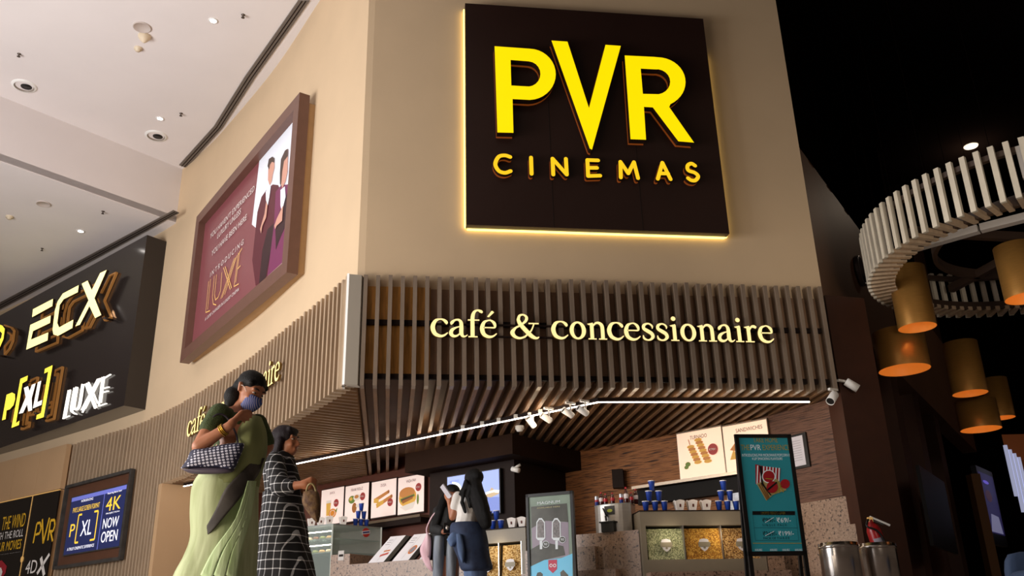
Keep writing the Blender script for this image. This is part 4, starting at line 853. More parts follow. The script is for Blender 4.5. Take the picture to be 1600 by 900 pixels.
def pp(ox, oy, sc_, pts, mt, o): m.shape([[PXY(ox + x / sc_, oy + y / sc_) for x, y in pts]], fP, None, o, mt)
# two printed figures in maroon suits (crop 400,220 at 3.75)
pp(400, 220, 3.75, [(34, 330), (62, 290), (100, 256), (132, 260), (150, 300), (130, 480), (110, 620), (70, 790), (0, 850), (-20, 700), (10, 420)], M_suit, .006)
pp(400, 220, 3.75, [(70, 520), (110, 480), (90, 640), (60, 800), (20, 840), (40, 640)], M_sdk, .008)
pp(400, 220, 3.75, [(118, 300), (150, 262), (196, 255), (190, 700), (150, 742), (70, 795), (90, 640), (110, 480)], M_suit2, .009)
pp(400, 220, 3.75, [(140, 420), (190, 300), (186, 480), (150, 560), (120, 640), (118, 520)], M_sdk, .011)
pp(400, 220, 3.75, [(76, 150), (84, 116), (100, 98), (112, 112), (112, 160), (102, 200), (96, 240), (84, 262), (74, 230)], M_sk, .012)
pp(400, 220, 3.75, [(72, 150), (80, 108), (100, 94), (113, 104), (112, 130), (98, 124), (86, 142), (82, 170)], M_hr, .014)
pp(400, 220, 3.75, [(150, 150), (160, 90), (182, 52), (193, 50), (190, 180), (178, 240), (160, 280), (148, 240)], M_sk, .015)
pp(400, 220, 3.75, [(146, 190), (152, 110), (176, 58), (194, 48), (193, 90), (170, 120), (160, 180), (152, 270), (146, 250)], M_hr, .017)
pp(400, 220, 3.75, [(62, 300), (84, 262), (92, 270), (84, 330), (74, 380), (64, 350)], M_pw, .015)
pp(400, 220, 3.75, [(150, 290), (176, 268), (180, 330), (158, 420), (150, 380)], M_pw, .018)
pp(400, 220, 3.75, [(66, 360), (74, 380), (66, 450), (44, 500), (36, 545), (30, 520), (44, 470), (56, 430)], M_sk, .018)
pp(400, 220, 3.75, [(156, 400), (166, 380), (160, 470), (128, 500), (120, 520), (114, 500), (128, 460)], M_sk, .019)
m.shape([[(0, 0), (1, 0), (1, .055), (.0, .03)]], fP, None, .02, M_lip)
def ptext(s_, x0, y0, x1, y1, mt, hh):
    A_ = PXY(x0, y0); B_ = PXY(x1, y1); z_ = (A_[1] + B_[1]) / 2; m.text(s_, fP, A_[0], z_, B_[0], z_ + hh, .021, mt)
ptext("YOU HAVEN'T EXPERIENCED", 330, 373, 399, 300, M_wpr, .045); ptext('LUXURY UNLESS', 341, 375, 378, 333, M_wpr, .045); ptext('YOU HAVE BEEN HERE', 332, 402, 387, 343, M_wpr, .045)
ptext('I N T R O D U C I N G', 330, 434, 382, 382, M_wpr, .04); ptext('A GAME CHANGER IN LUXURY CINEMA', 322, 502, 375, 455, M_wpr, .025)
def lr(P, mt=M_gold):
    q = [PXY(315 + x / 4.74, 330 + y / 4.74) for x, y in P]
    for a, b in zip(q, q[1:]):
        ax, ay, bx, by = a[0] * W_, a[1] * H_, b[0] * W_, b[1] * H_; pg = ribbon([(ax, ay, .02), (bx, by, .02)], False); m.shape([[(x / W_, y / H_) for x, y in pg]], fP, None, .022, mt)
for P in [[(62, 520), (40, 752), (72, 738)], [(76, 505), (54, 730)], [(104, 480), (90, 640), (96, 690), (118, 696)], [(120, 470), (106, 620), (112, 660), (132, 640), (150, 590), (160, 455)],
          [(172, 420), (222, 582)], [(184, 412), (232, 572)], [(252, 350), (152, 650)], [(262, 344), (162, 642)], [(272, 330), (180, 620)], [(282, 310), (250, 560), (285, 540)], [(292, 300), (262, 530)], [(284, 322), (310, 275)], [(276, 430), (298, 405)]]: lr(P)
m.build('print', ps)

# ------------------------------------------------------------------ recessed screen in the slatted wall, and posters beside it
rA = V((-8.96, 18.19, 0)); rB = V((-6.99, 16.53, 0)); PT = PL(rA, rB); rt0, rt1 = 0.0, PT.len; rz0, rz1 = 1.57, 3.10
rs = thing('recessed_screen', 'blue lit cinema advert screen in a metal-edged recess of the slatted wall', 'display', PT.pt(rt1 / 2, 2.3))
M_rec = mat('recess_brown', '#5a3a2a', .4, var=.1); M_fe = mat('dull_metal_edge', '#4a4744', .45, metal=.4, var=.3, vscale=6)
m = MB(); m.plate(PT, rt0, rt1, rz0, rz1, .02, .035, M_rec); m.build('recess_back', rs)
m = MB()
for a in ((rt0 - .03, rt0 + .03, rz0 - .03, rz1 + .03), (rt1 - .03, rt1 + .03, rz0 - .03, rz1 + .03), (rt0, rt1, rz0 - .04, rz0 + .02), (rt0, rt1, rz1 - .02, rz1 + .04)): m.plate(PT, *a, .02, .10, M_fe)
m.build('edge_trim', rs)
st0, sz1 = PT.tz(113.3, 780, .16); st1, sz1b = PT.tz(198.4, 761.8, .16); sz0 = PT.tz(100, 730 + 132, .16)[1]; sz0 = 1.78; sz1 = 2.86
st0 = PT.tz(106, 822, .08)[0]; st1 = PT.tz(192, 806, .08)[0]
M_navy = mat('screen_navy', '#232a55', .25, emis=.4, ecol='#28305f'); M_lav = mat('screen_lavender', '#6d74c8', .25, emis=.5, ecol='#6d74c8'); M_tw = mat('screen_text_white', '#ffffff', .4, emis=.9, ecol='#f2f0ff'); M_ty = mat('screen_text_yellow', '#f0c040', .4, emis=.8, ecol='#f4c838')
fT = lambda x, y, o: PT.pt(st0 + x * (st1 - st0), sz0 + y * (sz1 - sz0), .08 + o); W_, H_ = st1 - st0, sz1 - sz0
m = MB(); m.shape([[(-.02, -.02), (1.02, -.02), (1.02, 1.02), (-.02, 1.02)]], fT, -.04, -.003, M_fe); m.build('screen_casing', rs)
m = MB(); m.shape([[(0, 0), (1, 0), (1, 1), (0, 1)]], fT, -.002, 0, M_navy); m.shape([[(0, .93), (1, .93), (1, 1), (0, 1)]], fT, None, .001, M_lav); m.shape([[(.62, 0), (.63, 0), (.63, .97), (.62, .97)]], fT, None, .002, M_lav)
m.build('screen', rs); m = MB()
m.text('INTRODUCING', fT, .2, .88, .42, .92, .003, M_tw); m.text("PVR'S LARGE SCREEN FORMAT", fT, .06, .72, .56, .81, .003, M_ty)
m.text('P', fT, .06, .3, .15, .52, .003, M_ty); m.text('XL', fT, .27, .28, .47, .54, .003, M_tw); m.text('A TRULY CINEMATIC EXPERIENCE', fT, .06, .06, .56, .11, .003, M_tw)
def br(P):
    q = [(x * W_, y * H_, .035) for x, y in P]
    for a, b in zip(q, q[1:]): m.shape([[(x / W_, y / H_) for x, y in ribbon([a, b], False)]], fT, None, .003, M_ty)
br([(.25, .66), (.19, .66), (.19, .18), (.25, .18)]); br([(.48, .66), (.55, .66), (.55, .18), (.47, .18)])
m.text('Featuring Barco laser', fT, .68, .9, .93, .94, .003, M_tw); m.text('4K', fT, .68, .62, .94, .85, .003, M_ty); m.text('PROJECTION', fT, .7, .56, .93, .59, .003, M_tw); m.text('NOW', fT, .67, .33, .94, .5, .003, M_tw); m.text('OPEN', fT, .67, .1, .95, .28, .003, M_tw)
m.build('screen_writing', rs)
# dark poster pair on the tile wall
wa = PL(V((-12.0, 20.46, 0)), V((-9.45, 18.57, 0))); M_pbk = mat('poster_black', '#15110f', .3)
sP = thing('cinema_poster', 'pair of black cinema posters with yellow writing at the lower left corner', 'poster', wa.pt(1.2, 2))
t0, za = wa.tz(-30, 812, .03); t1, zb_ = wa.tz(92, 770, .03); tm = wa.tz(50, 785, .03)[0]; zz = 3.10
m = MB(); m.plate(wa, t0 - .5, t1 + .02, 0.4, zz, .005, .03, M_pbk); m.build('sheet', sP)
m = MB(); m.plate(wa, tm - .008, tm + .008, .4, zz, .03, .04, M_gold); m.plate(wa, t0 - .5, t1 + .02, zz, zz + .02, .005, .04, M_gold); q = wa.tz(35, 874, .03); m.shape([arc(q[0], q[1], .05, .06, 0, 340, 15)], lambda x, y, o: wa.pt(x, y, o), .03, .045, M_gold); m.build('divider', sP)
m = MB(); fW = lambda x, y, o: wa.pt(x, y, o); M_yp = mat('print_yellow', '#e8b62e', .4); M_wp = mat('print_white2', '#e8e2dc', .4)
def wt(s_, xa, ya, xb, yb, mt):  # pixel: bottom-left, top-right
    a = wa.tz(xa, ya, .03); b = wa.tz(xb, yb, .03); m.text(s_, fW, a[0], a[1], b[0], b[1], .036, mt)
wt('THE WIND', 2, 829, 42, 801, M_yp); wt('WITH THE ROLL', -12, 846, 38, 826, M_wp); wt('YOUR MOVIES', -12, 864, 35, 842, M_yp); wt('EXPERIENCE LIKE NEVER BEFORE!', -32, 872, 32, 862, M_wp)
def wr_(P, wd, mt=M_yp):
    q = [(*wa.tz(x / 4.5, 700 + y / 4.5, .03), wd) for x, y in P]
    for a, b in zip(q, q[1:]): m.shape([ribbon([a, b], False)], fW, None, .036, mt)
wr_([(235, 670), (262, 530), (285, 525), (292, 560), (280, 600), (252, 610)], .05); wr_([(300, 500), (305, 670), (350, 490)], .05); wr_([(338, 650), (358, 510), (385, 505), (388, 545), (375, 585), (352, 585)], .05); wr_([(358, 590), (372, 655)], .05)
wt('4D', 39, 897, 60, 874, M_wp); wr_([(290, 770), (312, 895)], .09, M_wp); wr_([(350, 745), (262, 885)], .07, M_wp)
m.shape([[wa.tz(x / 4.5, 700 + y / 4.5, .03) for x, y in [(-20, 800), (15, 790), (50, 830), (40, 880), (10, 920), (-30, 920)]]], fW, None, .036, mat('print_red2', '#a02430', .4))
m.shape([[wa.tz(x / 4.5, 700 + y / 4.5, .03) for x, y in [(-20, 850), (10, 840), (20, 870), (5, 920), (-30, 920)]]], fW, None, .038, M_wp)
m.build('print', sP)

# things seen through the opening behind the woman in green
ip = PL(V((-6.6, 18.2, 0)), V((-3.2, 16.6, 0)))
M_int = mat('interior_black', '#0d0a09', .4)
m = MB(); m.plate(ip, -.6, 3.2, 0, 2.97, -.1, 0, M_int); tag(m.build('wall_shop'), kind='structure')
m = MB(); z_ = ip.tz(270, 876, .5)[1]; m.plate(ip, -.3, 1.9, 0, z_, .05, .4, M_terr); tag(m.build('terrazzo_counter', loc=ip.pt(1, 0, .3)), 'low terrazzo counter in the dark opening behind the green saree', 'counter')
fb_ = ip.hit(265, 874, .3); fb_.z = z_ + .001
fl_ = thing('flower_bunch', 'bunch of red and pink flowers in the dark opening left of the green saree', 'flowers', fb_)
m = MB(); m.lathe(fb_, [(0, 0), (.05, 0), (.08, .1), (.06, .11)], M_black, 16); m.build('pot', fl_)
for i in range(12):
    a = i * 2.4; r_ = .035 * math.sqrt(i); c = fb_ + V((math.cos(a) * r_, -.03 + math.sin(a) * r_ * .5, .14 + .03 * math.sin(i * 1.7))); m = MB()
    for k in range(5):
        b = 2 * PI * k / 5; m.lathe(c + V((math.cos(b) * .018, -.005, math.sin(b) * .018)), [(0, -.01), (.015, 0), (0, .01)], mat('petal_red', '#c43a48', .5) if i % 3 else mat('petal_pink', '#d0608c', .5), 8, (0, 1, 0))
    m.build('flower', fl_)
def dress(x, y0, y1, mt, mt2, lb):
    a = ip.hit(x, y0, .12); b = ip.hit(x, y1, .12); h = a.z - b.z; r = thing('hanging_dress', lb, 'garment', b); m = MB(); rings = []
    for k, (rx, ry) in enumerate([(.13, .06), (.10, .05), (.06, .035), (.05, .03), (.065, .035), (.05, .03)]): rings.append([V((a.x + rx * math.cos(t * PI / 8) * (1 + .12 * math.sin(t * 3)), a.y + ry * math.sin(t * PI / 8), b.z + h * k / 5)) for t in range(16)])
    m.loft(rings, mt); m.build('skirt', r); m = MB()
    for s_ in (-1, 1): m.tube([V((a.x + s_ * .03, a.y, a.z)), V((a.x + s_ * .07, a.y - .01, a.z + .06)), V((a.x + s_ * .05, a.y, a.z - .05))], .012, mt2)
    m.build('straps', r); m = MB(); m.tube([V((a.x, a.y, 2.8)), V((a.x, a.y, a.z + .04)), V((a.x - .06, a.y, a.z + .01)), V((a.x + .06, a.y, a.z + .01)), V((a.x, a.y, a.z + .04))], .004, M_steel, 6); m.build('hanger', r)
dress(281, 808, 828, mat('dress_pink', '#a8407c', .5), mat('dress_pink_lt', '#d080a8', .5), 'small pink garment hanging in the dark opening'); dress(297, 806, 838, mat('dress_ochre', '#8a6a2c', .5), mat('dress_ochre', '#8a6a2c', .5), 'small ochre garment hanging in the dark opening beside the saree')
point('shop_light', (-4.9, 16.4, 2.2), 3, (1, .85, .7))

# ------------------------------------------------------------------ big slatted ring over the lobby
RC = V((6.285, 9.6, 0)); RR = 2.04; zR0, zR1 = 4.0, 4.63
rg = thing('ceiling_ring', 'large hanging ring of pale upright slats over the dark lobby on the right', 'ceiling feature', RC + V((0, 0, zR0)))
M_rs = mat('ring_slat', '#c9c0ae', .5, var=.08, vscale=5); M_rb = mat('ring_brown', '#3a2a20', .5); M_rw = mat('ring_white_band', '#a9a39e', .5)
m = MB(); NR = 90
for i in range(NR):
    a = 2 * PI * i / NR; d = V((math.cos(a), math.sin(a), 0)); t = V((-d.y, d.x, 0)); p = RC + d * RR
    m.slab([p - t * .028 - d * .035, p + t * .028 - d * .035, p + t * .028 + d * .01, p - t * .028 + d * .01], zR0, zR1, M_rs)
m.build('slats', rg)
m = MB()
for i in range(NR):
    a = 2 * PI * i / NR; d = V((math.cos(a), math.sin(a), 0)); t = V((-d.y, d.x, 0)); p = RC + d * (RR - .03)
    m.slab([p - t * .028 - d * .28, p + t * .028 - d * .28, p + t * .028, p - t * .028], zR0, zR0 + .05, M_slatB)
m.build('lower_slats', rg)
def hoop(m, r0, r1, z0, z1, mt, a0=0, a1=2 * PI, n=96, c=RC):
    for i in range(n):
        a = a0 + (a1 - a0) * i / n; b = a0 + (a1 - a0) * (i + 1) / n
        m.slab([(c.x + r * math.cos(q), c.y + r * math.sin(q)) for r, q in ((r0, a), (r0, b), (r1, b), (r1, a))], z0, z1, mt)
m = MB(); hoop(m, RR - .1, RR - .045, zR1 - .42, zR1 - .06, M_rw, -2.2, -1.2, 30); lab(m.build('inner_band', rg), 'pale inner band behind the nearest slats')
m = MB(); hoop(m, RR - .3, RR - .24, zR0 + .02, zR0 + .12, M_rb); m.build('hoop', rg); m = MB(); hoop(m, RR - .1, RR - .04, zR1 - .12, zR1 - .06, M_rb, -1.2, 2 * PI - 2.2, 90); m.build('hoop', rg); m = MB(); hoop(m, RR * .62 - .05, RR * .62, zR0 + .25, zR0 + .37, M_rb); m.build('hoop', rg)
m = MB(); b0 = atz(1404, 394, 4.1); b1 = atz(1529, 358, 4.1); b2 = atz(1640, 330, 4.1); m.bar(b0, b1, .1, .08, M_rw); m.bar(b1 + (b1 - b0).normalized() * .02, b2, .1, .08, M_rw); lab(m.build('beam', rg), 'pale straight beam')
m = MB()
for a in (0.3, 1.4, 2.5, 3.6, 4.9, 5.8): p = RC + V((math.cos(a), math.sin(a), 0)) * (RR - .08); m.tube([p + V((0, 0, zR1 - .1)), p + V((0, 0, 9.2))], .002, M_dkc, 6)
m.bar(RC + V((-1.7, -.2, 4.3)), RC + V((1.7, .4, 4.3)), .08, .1, M_rb); m.bar(RC + V((.4, -1.7, 4.3)), RC + V((-.4, 1.7, 4.3)), .08, .1, M_rb); m.build('support', rg)
spot('lobby_fill', (4.1, 5.2, 2.4), (5.3, 8.8, 4.2), 150, (1, .88, .74), 95, .8, .5)  # added lamp without a fixture, brightens the near slats of the ring
spot('lobby_fill', (3.6, 4.4, 2.0), (5.0, 11.5, 3.0), 90, (1, .86, .7), 60, .8, .3)  # second added lamp, fills the pendants and lobby below the ring
# brass pendants
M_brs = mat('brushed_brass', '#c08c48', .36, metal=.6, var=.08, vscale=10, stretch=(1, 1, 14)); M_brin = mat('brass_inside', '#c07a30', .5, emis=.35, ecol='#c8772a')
def pendant(x0, x1, yt, yb, Y, lb, glow_=1):
    xc = (x0 + x1) / 2; b = aty(xc, yb, Y); t_ = aty(xc + (yb - yt) * -.06, yt, Y); r = (aty(x1, yb, Y) - aty(x0, yb, Y)).length / 2; h = t_.z - b.z
    q = thing('brass_pendant', lb, 'pendant lamp', b, 'brass cylinder pendants over the lobby')
    m = MB(); m.lathe(b, [(r, 0), (r, h), (r - .012, h), (.03, h), (.03, h + .01), (0, h + .01)], M_brs, 40); m.build('lamp_shade', q)
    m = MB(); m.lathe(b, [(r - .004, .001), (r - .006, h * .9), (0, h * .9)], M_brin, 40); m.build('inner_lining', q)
    m = MB(); m.tube([b + V((0, 0, h)), V((b.x, b.y, 9.2))], .003, M_dkc, 6); m.build('cord', q)
    point('pendant_bulb', b + V((0, 0, h * .5)), 1.6 * glow_, (1, .62, .3), .04)
pendant(1405, 1462, 420, 512, 10.6, 'tall brass cylinder pendant nearest the slatted ring'); pendant(1375, 1452, 519, 578, 11.2, 'wide short brass pendant, lowest on the left, near the canopy end')
pendant(1573, 1636, 385, 466, 9.6, 'brass cylinder pendant cut off by the right edge'); pendant(1490, 1542, 536, 615, 12.0, 'slim brass cylinder pendant right of the wide short one')
pendant(1503, 1563, 626, 671, 12.8, 'short brass pendant with a bright inside, lowest of the right-hand group'); pendant(1547, 1585, 592, 653, 13.8, 'dim slim brass pendant farthest right behind the others')
downl = atz(1517, 228, 9.2); t = thing('downlight', 'single bright downlight in the black lobby ceiling above the slatted ring', 'ceiling light', downl); m = MB(); m.lathe(downl, [(.14, 0), (.13, -.02), (.1, -.015)], M_white, 20); m.build('trim_ring', t); m = MB(); m.lathe(downl, [(0, -.01), (.1, -.012)], mat('downlight_warm', '#fff0d8', emis=6, ecol='#ffe8c8'), 20); m.build('lamp', t)
point('lobby_downlight', downl - V((0, 0, .5)), 38, (1, .8, .6), .1)
m = MB(); c = PC.hit(1342, 424, .02); m.lathe(c, [(.24, 0), (.24, .05), (.2, .06), (.2, .01), (0, .01)], mat('porthole_metal', '#4a4040', .4, metal=.5), 32, PC.n); tag(m.build('round_wall_plate', loc=c), 'round dark metal plate on the brown wall band behind the slatted ring', 'wall plate')
# right-hand hall: posters, lit strips, post
def wallpan(name, x0, x1, yt, yb, Y, mt, lb, cat, dx=.0, th=.05):
    a = aty(x0, (yt + yb) / 2, Y); b = aty(x1, (yt + yb) / 2, Y + dx); pl = PL(a, b); z1 = pl.tz((x0 + x1) / 2, yt)[1]; z0 = pl.tz((x0 + x1) / 2, yb)[1]
    return pl, pl.tz(x0, (yt + yb) / 2)[0], pl.tz(x1, (yt + yb) / 2)[0], z0, z1
pl, a, b, z0, z1 = wallpan('x', 1539, 1560, 745, 832, 17, None, '', '', .8)
r = thing('lit_poster', 'narrow violet and white lit poster in the dark hall right of the tan post', 'poster', pl.pt(a, z0)); m = MB(); m.plate(pl, a - .06, b + .06, z0 - .2, z1 + .1, -.1, -.005, mat('poster_case', '#23242f', .4)); m.build('case', r)
m = MB(); m.plate(pl, a, b, z0, z1, -.004, 0, mat('poster_violet', '#2c2450', .4, emis=.35, ecol='#30285c', var=0)); f = lambda x, y, o: pl.pt(a + (b - a) * x, z0 + (z1 - z0) * y, o); m.shape([[(.1, .02), (.9, .02), (.8, .3), (.3, .32)]], f, None, .003, mat('poster_lilac', '#9a98b8', .4, emis=.35, ecol='#9a98c0')); m.shape([arc(.4, .62, .22, .1, 0, 340, 15)], f, None, .003, mat('poster_rose', '#6a3a50', .4, emis=.15, ecol='#6a3a50')); m.shape([arc(.4, .85, .2, .03, 0, 340, 15)], f, None, .003, mat('poster_violet2', '#6a5ad0', .4, emis=.6, ecol='#6a5ad0')); m.build('sheet', r)
m = MB(); p = aty(1524, 740, 16); q = aty(1560, 905, 16); m.slab([(p.x - .08, 16), (p.x + .08, 16), (p.x + .08, 16.2), (p.x - .08, 16.2)], 0, p.z, mat('tan_post', '#6a4826', .5)); tag(m.build('tan_post', loc=(p.x, 16, 0)), 'slim tan post in the dark hall left of the violet poster', 'post')
M_strip = mat('cool_strip', '#b8bcd8', emis=.5, ecol='#c4c9ea')
for i, (x, yt, yb) in enumerate([(1573, 703, 775), (1580, 710, 800), (1587, 716, 815), (1594, 722, 830)]):
    p = aty(x, yt, 18); q = aty(x + (yb - yt) * .2, yb, 18); m = MB(); m.slab([(p.x - .03, 18), (p.x + .03, 18), (p.x + .03, 18.05), (p.x - .03, 18.05)], q.z, p.z + .1, M_strip); o = m.build('light_strip', loc=(p.x, 18, q.z)); tag(o, 'upright white light strip at the far right, ' + ['leftmost of four', 'second from the left', 'third from the left', 'rightmost of four'][i], 'light strip', 'upright light strips at the far right')
p = aty(1590, 700, 18.4); m = MB(); m.slab([(p.x - .32, 18.3), (p.x + 1.5, 18.3), (p.x + 1.5, 21), ((p.x - .32) * 21 / 18.3, 21)], aty(1590, 720, 18.4).z, aty(1590, 680, 18.4).z, mat('lit_soffit', '#8a4a24', .6, emis=.12, ecol='#8a4a24')); tag(m.build('ceiling_far'), kind='structure')
pl, a, b, z0, z1 = wallpan('x', 1450, 1485, 748, 855, 12.5, None, '', '', 1.6)
m = MB(); m.plate(pl, a, b, z0, z1, -.05, 0, mat('dark_poster', '#0e0d12', .4, var=.4, vscale=3)); tag(m.build('dark_poster', loc=pl.pt(a, z0)), 'unlit dark poster panel on the brown hall wall left of the tan post', 'poster')
pl, a, b, z0, z1 = wallpan('x', 1361, 1374, 728, 800, 11.6, None, '', '', .5)
m = MB(); m.plate(pl, a, b, z0, z1, -.05, 0, mat('blue_poster', '#14122c', .3, emis=.12, ecol='#3a38a0', var=.3)); tag(m.build('blue_poster', loc=pl.pt(a, z0)), 'narrow dim blue lit panel behind the red fire extinguisher', 'poster')
m = MB(); c = aty(1348.5, 788, 10.55); m.box(c, (.045, .01, .12), mat('plaque', '#5f4640', .5), .2); tag(m.build('wall_plaque', loc=c), 'tiny pale plaque on the red-brown post above the fire extinguisher', 'plaque')

# ------------------------------------------------------------------ bins, extinguisher
M_ss = mat('bin_steel', '#bdb6b0', .22, metal=1.0, var=.03, vscale=2, stretch=(1, 1, 20))
def bin_(x0, x1, y, Y, lb):
    a = aty(x0, y, Y); b = aty(x1, y, Y); c = (a + b) / 2; r = (b - a).length / 2; zt = c.z; c = V((c.x, c.y, 0)); t = thing('litter_bin', lb, 'bin', c, 'round steel litter bins')
    m = MB(); m.lathe(c, [(0, 0), (r, 0), (r, zt - .06)], M_ss, 48); m.build('body', t)
    m = MB(); m.lathe(c, [(r, zt - .06), (r + .006, zt - .058), (r + .006, zt - .03), (r, zt - .028), (r, zt - .004), (r - .02, zt), (r - .03, zt - .05), (0, zt - .3)], M_ss, 48); m.build('rim', t)
bin_(1279, 1338.5, 848, 9.2, 'round brushed steel litter bin nearer the teal poster stand'); bin_(1339.5, 1397, 849, 9.45, 'round brushed steel litter bin below the red fire extinguisher')
e = aty(1371, 846, 10.3); fe = thing('fire_extinguisher', 'red fire extinguisher hanging on the post above the right-hand bin', 'fire extinguisher', e)
tl = V((-.22, -.1, 1)).normalized(); M_fr2 = mat('extinguisher_red', '#a3141a', .3); b0 = e - tl * .3; 
m = MB(); m.lathe(b0, [(0, 0), (.07, 0), (.078, .02), (.078, .42), (.06, .47), (.03, .5), (.025, .54)], M_fr2, 24, tl); m.build('cylinder', fe)
tp = b0 + tl * .54; m = MB(); m.box(tp, (.05, .04, .05), M_gold); m.bar(tp + V((0, 0, .03)), tp + V((.2, -.02, -.07)), .03, .02, M_trk); m.bar(tp + V((0, 0, .0)), tp + V((.13, -.02, -.06)), .02, .012, M_black); m.build('valve', fe)
m = MB(); m.tube([tuple(v) for v in crom([tuple(tp + V((-.03, -.03, 0))), tuple(tp + V((-.07, -.07, -.08))), tuple(e + V((0, -.1, .08))), tuple(b0 + tl * .1 + V((.07, -.1, 0)))], 5)], .012, M_black); m.build('hose', fe)
m = MB(); m.lathe(b0, [(.0785, .12), (.0785, .34)], mat('ext_label', '#9c9aa8', .5), 12, tl, 3.9, 5.2); m.build('label_sheet', fe)
# blue-grey chair at the right edge
c = aty(1612, 905, 8.3); cx, cy, zb_ = c.x, c.y, c.z; ch = thing('lounge_chair', 'blue grey upholstered chair just showing at the lower right edge', 'chair', (cx, cy, 0)); M_up = mat('blue_grey_fabric', '#3f5272', .8, bump=.3); zt = aty(1605, 862, 8.3).z
def pill(m, c, sx, sy, sz, mt, n=16):
    R_ = []
    for k in range(9):
        a = -PI / 2 + PI * k / 8; zz = math.sin(a); rr = max(.02, math.cos(a)) ** .35
        R_.append([V((c[0] + sx * rr * abs(math.cos(t)) ** .5 * (1 if math.cos(t) > 0 else -1), c[1] + sy * rr * abs(math.sin(t)) ** .5 * (1 if math.sin(t) > 0 else -1), c[2] + sz * zz)) for t in [2 * PI * j / n for j in range(n)]])
    m.loft(R_, mt)
m = MB(); pill(m, (cx, cy, zt - .25), .22, .06, .25, M_up); m.build('backrest', ch); m = MB(); pill(m, (cx, cy - .22, .45), .24, .24, .06, M_up); m.build('seat', ch)
for sx in (-1, 1):
    for sy in (-.38, -.04): m = MB(); m.tube([V((cx + sx * .18, cy + sy, .42)), V((cx + sx * .2, cy + sy, 0))], .016, M_black); m.build('leg', ch)

# ------------------------------------------------------------------ poster stands
M_teal = mat('standee_teal', '#2f97a4', .35, emis=.08, ecol='#2f97a4'); M_tyw = mat('standee_yellow', '#c8b23c', .5); M_twh = mat('standee_white', '#e4e9ea', .5, emis=.15); M_tbk = mat('standee_black', '#0c0d10', .5); M_tred = mat('standee_red', '#c0202c', .5)
a = V((2.12, 8.66, 0)); b = V((2.69, 8.73, 0)); PQ = PL(a, b); L_ = PQ.len
st = thing('poster_stand', 'tall teal popcorn offer poster on a black A-frame stand', 'poster stand', PQ.pt(L_ / 2, 0)); zt = 1.86; zl = PQ.tz(1215, 863)[1]
t0, t1 = PQ.tz(1148, 680)[0], PQ.tz(1236, 680)[0]
m = MB(); m.plate(PQ, t0, t0 + .038, 0, zt, -.03, 0, M_black); m.plate(PQ, t1 - .038, t1, 0, zt, -.03, 0, M_black); m.plate(PQ, t0, t1, zt - .035, zt, -.03, 0, M_black); m.plate(PQ, t0, t1, zl - .03, zl + .01, -.03, 0, M_black); m.build('frame', st)
for t in (t0 + .02, t1 - .02): m = MB(); m.bar(PQ.pt(t, zt - .1, -.03), PQ.pt(t, 0.01, -.2), .03, .03, M_black); m.build('rear_leg', st)
u0, u1, w0, w1 = t0 + .038, t1 - .038, zl + .01, zt - .035; W_, H_ = u1 - u0, w1 - w0
fQ = lambda x, y, o: PQ.pt(u0 + x * W_, w0 + y * H_, -.012 + o)
m = MB(); m.shape([[(0, 0), (1, 0), (1, 1), (0, 1)]], fQ, -.012, 0, M_teal); m.build('panel', st)
m = MB()
def QY(x, y): t_, z_ = PQ.tz(x, y, -.012); return ((t_ - u0) / W_, (z_ - w0) / H_)
def qt(s_, xa, ya, xb, yb, mt): A_ = QY(xa, ya); B_ = QY(xb, yb); m.text(s_, fQ, A_[0], A_[1], B_[0], B_[1], .003, mt)
def qp(pts, mt, o=.003, ox=1150, oy=640, s_=7.5): m.shape([[QY(ox + x / s_, oy + y / s_) for x, y in pts]], fQ, None, o, mt)
qt('TAKE HOME', 1177, 691.5, 1214, 683.5, M_tyw); qt('THE', 1158, 703.5, 1170.5, 695, M_tyw); qt('PVR', 1173, 703.5, 1188, 695, M_twh); qt('EXPERIENCE', 1192, 703.5, 1233, 695, M_tyw)
qt('INTRODUCING PVR MICROWAVE POPCORN IN', 1159.5, 713.5, 1235, 709, M_twh); qt('4 LIP SMACKING FLAVOURS', 1175, 718.8, 1222, 714.8, M_twh)
# two popcorn packs
qp([(225, 640), (300, 660), (380, 672), (520, 690), (505, 895), (440, 890), (330, 878), (230, 872)], M_tred)
for k in range(8): x = 245 + k * 36; qp([(x, 655 + k * 4), (x + 14, 657 + k * 4), (x + 6, 880), (x - 6, 878)], M_twh, .0045)
qp([(268, 660), (300, 662), (318, 868), (300, 872)], M_tbk, .006); qp([(x + 380, y + 785) for x, y in arc(0, 0, 78, 78, 0, 345, 23)], M_twh, .007); qp([(x + 380, y + 785) for x, y in arc(0, 0, 68, 68, 0, 345, 23)], M_tred, .008)
qt('POPMAGIC', 1193, 745.5, 1209, 742, M_tbk); qp([(340, 805), (425, 812), (425, 820), (340, 813)], M_tyw, .009)
B2 = lambda P: [(x, y + 825) for x, y in P]
qp(B2([(240, 45), (350, 0), (480, -10), (590, 118), (430, 175), (352, 245)]), mat('pack_cream', '#cbb878', .5), .005)
for k in range(3): qp(B2([(258 + k * 24, 55 - k * 8), (272 + k * 24, 50 - k * 8), (372 + k * 10, 230 - k * 12), (360 + k * 10, 238 - k * 12)]), mat('pack_brown', '#9a6a34', .5), .006)
for k in range(3): qp(B2([(480 + k * 26, 10 + k * 24), (490 + k * 26, 16 + k * 26), (560 - k * 50, 140 + k * 10), (548 - k * 50, 146 + k * 10)]), M_tyw, .006)
qp(B2([(285, 36), (305, 30), (412, 178), (400, 184)]), M_tbk, .007); qp(B2([(x + 420, y + 85) for x, y in arc(0, 0, 66, 70, 0, 345, 23)]), M_tred, .008); qp(B2([(360, 110), (470, 20), (480, 36), (372, 128)]), M_tbk, .009)
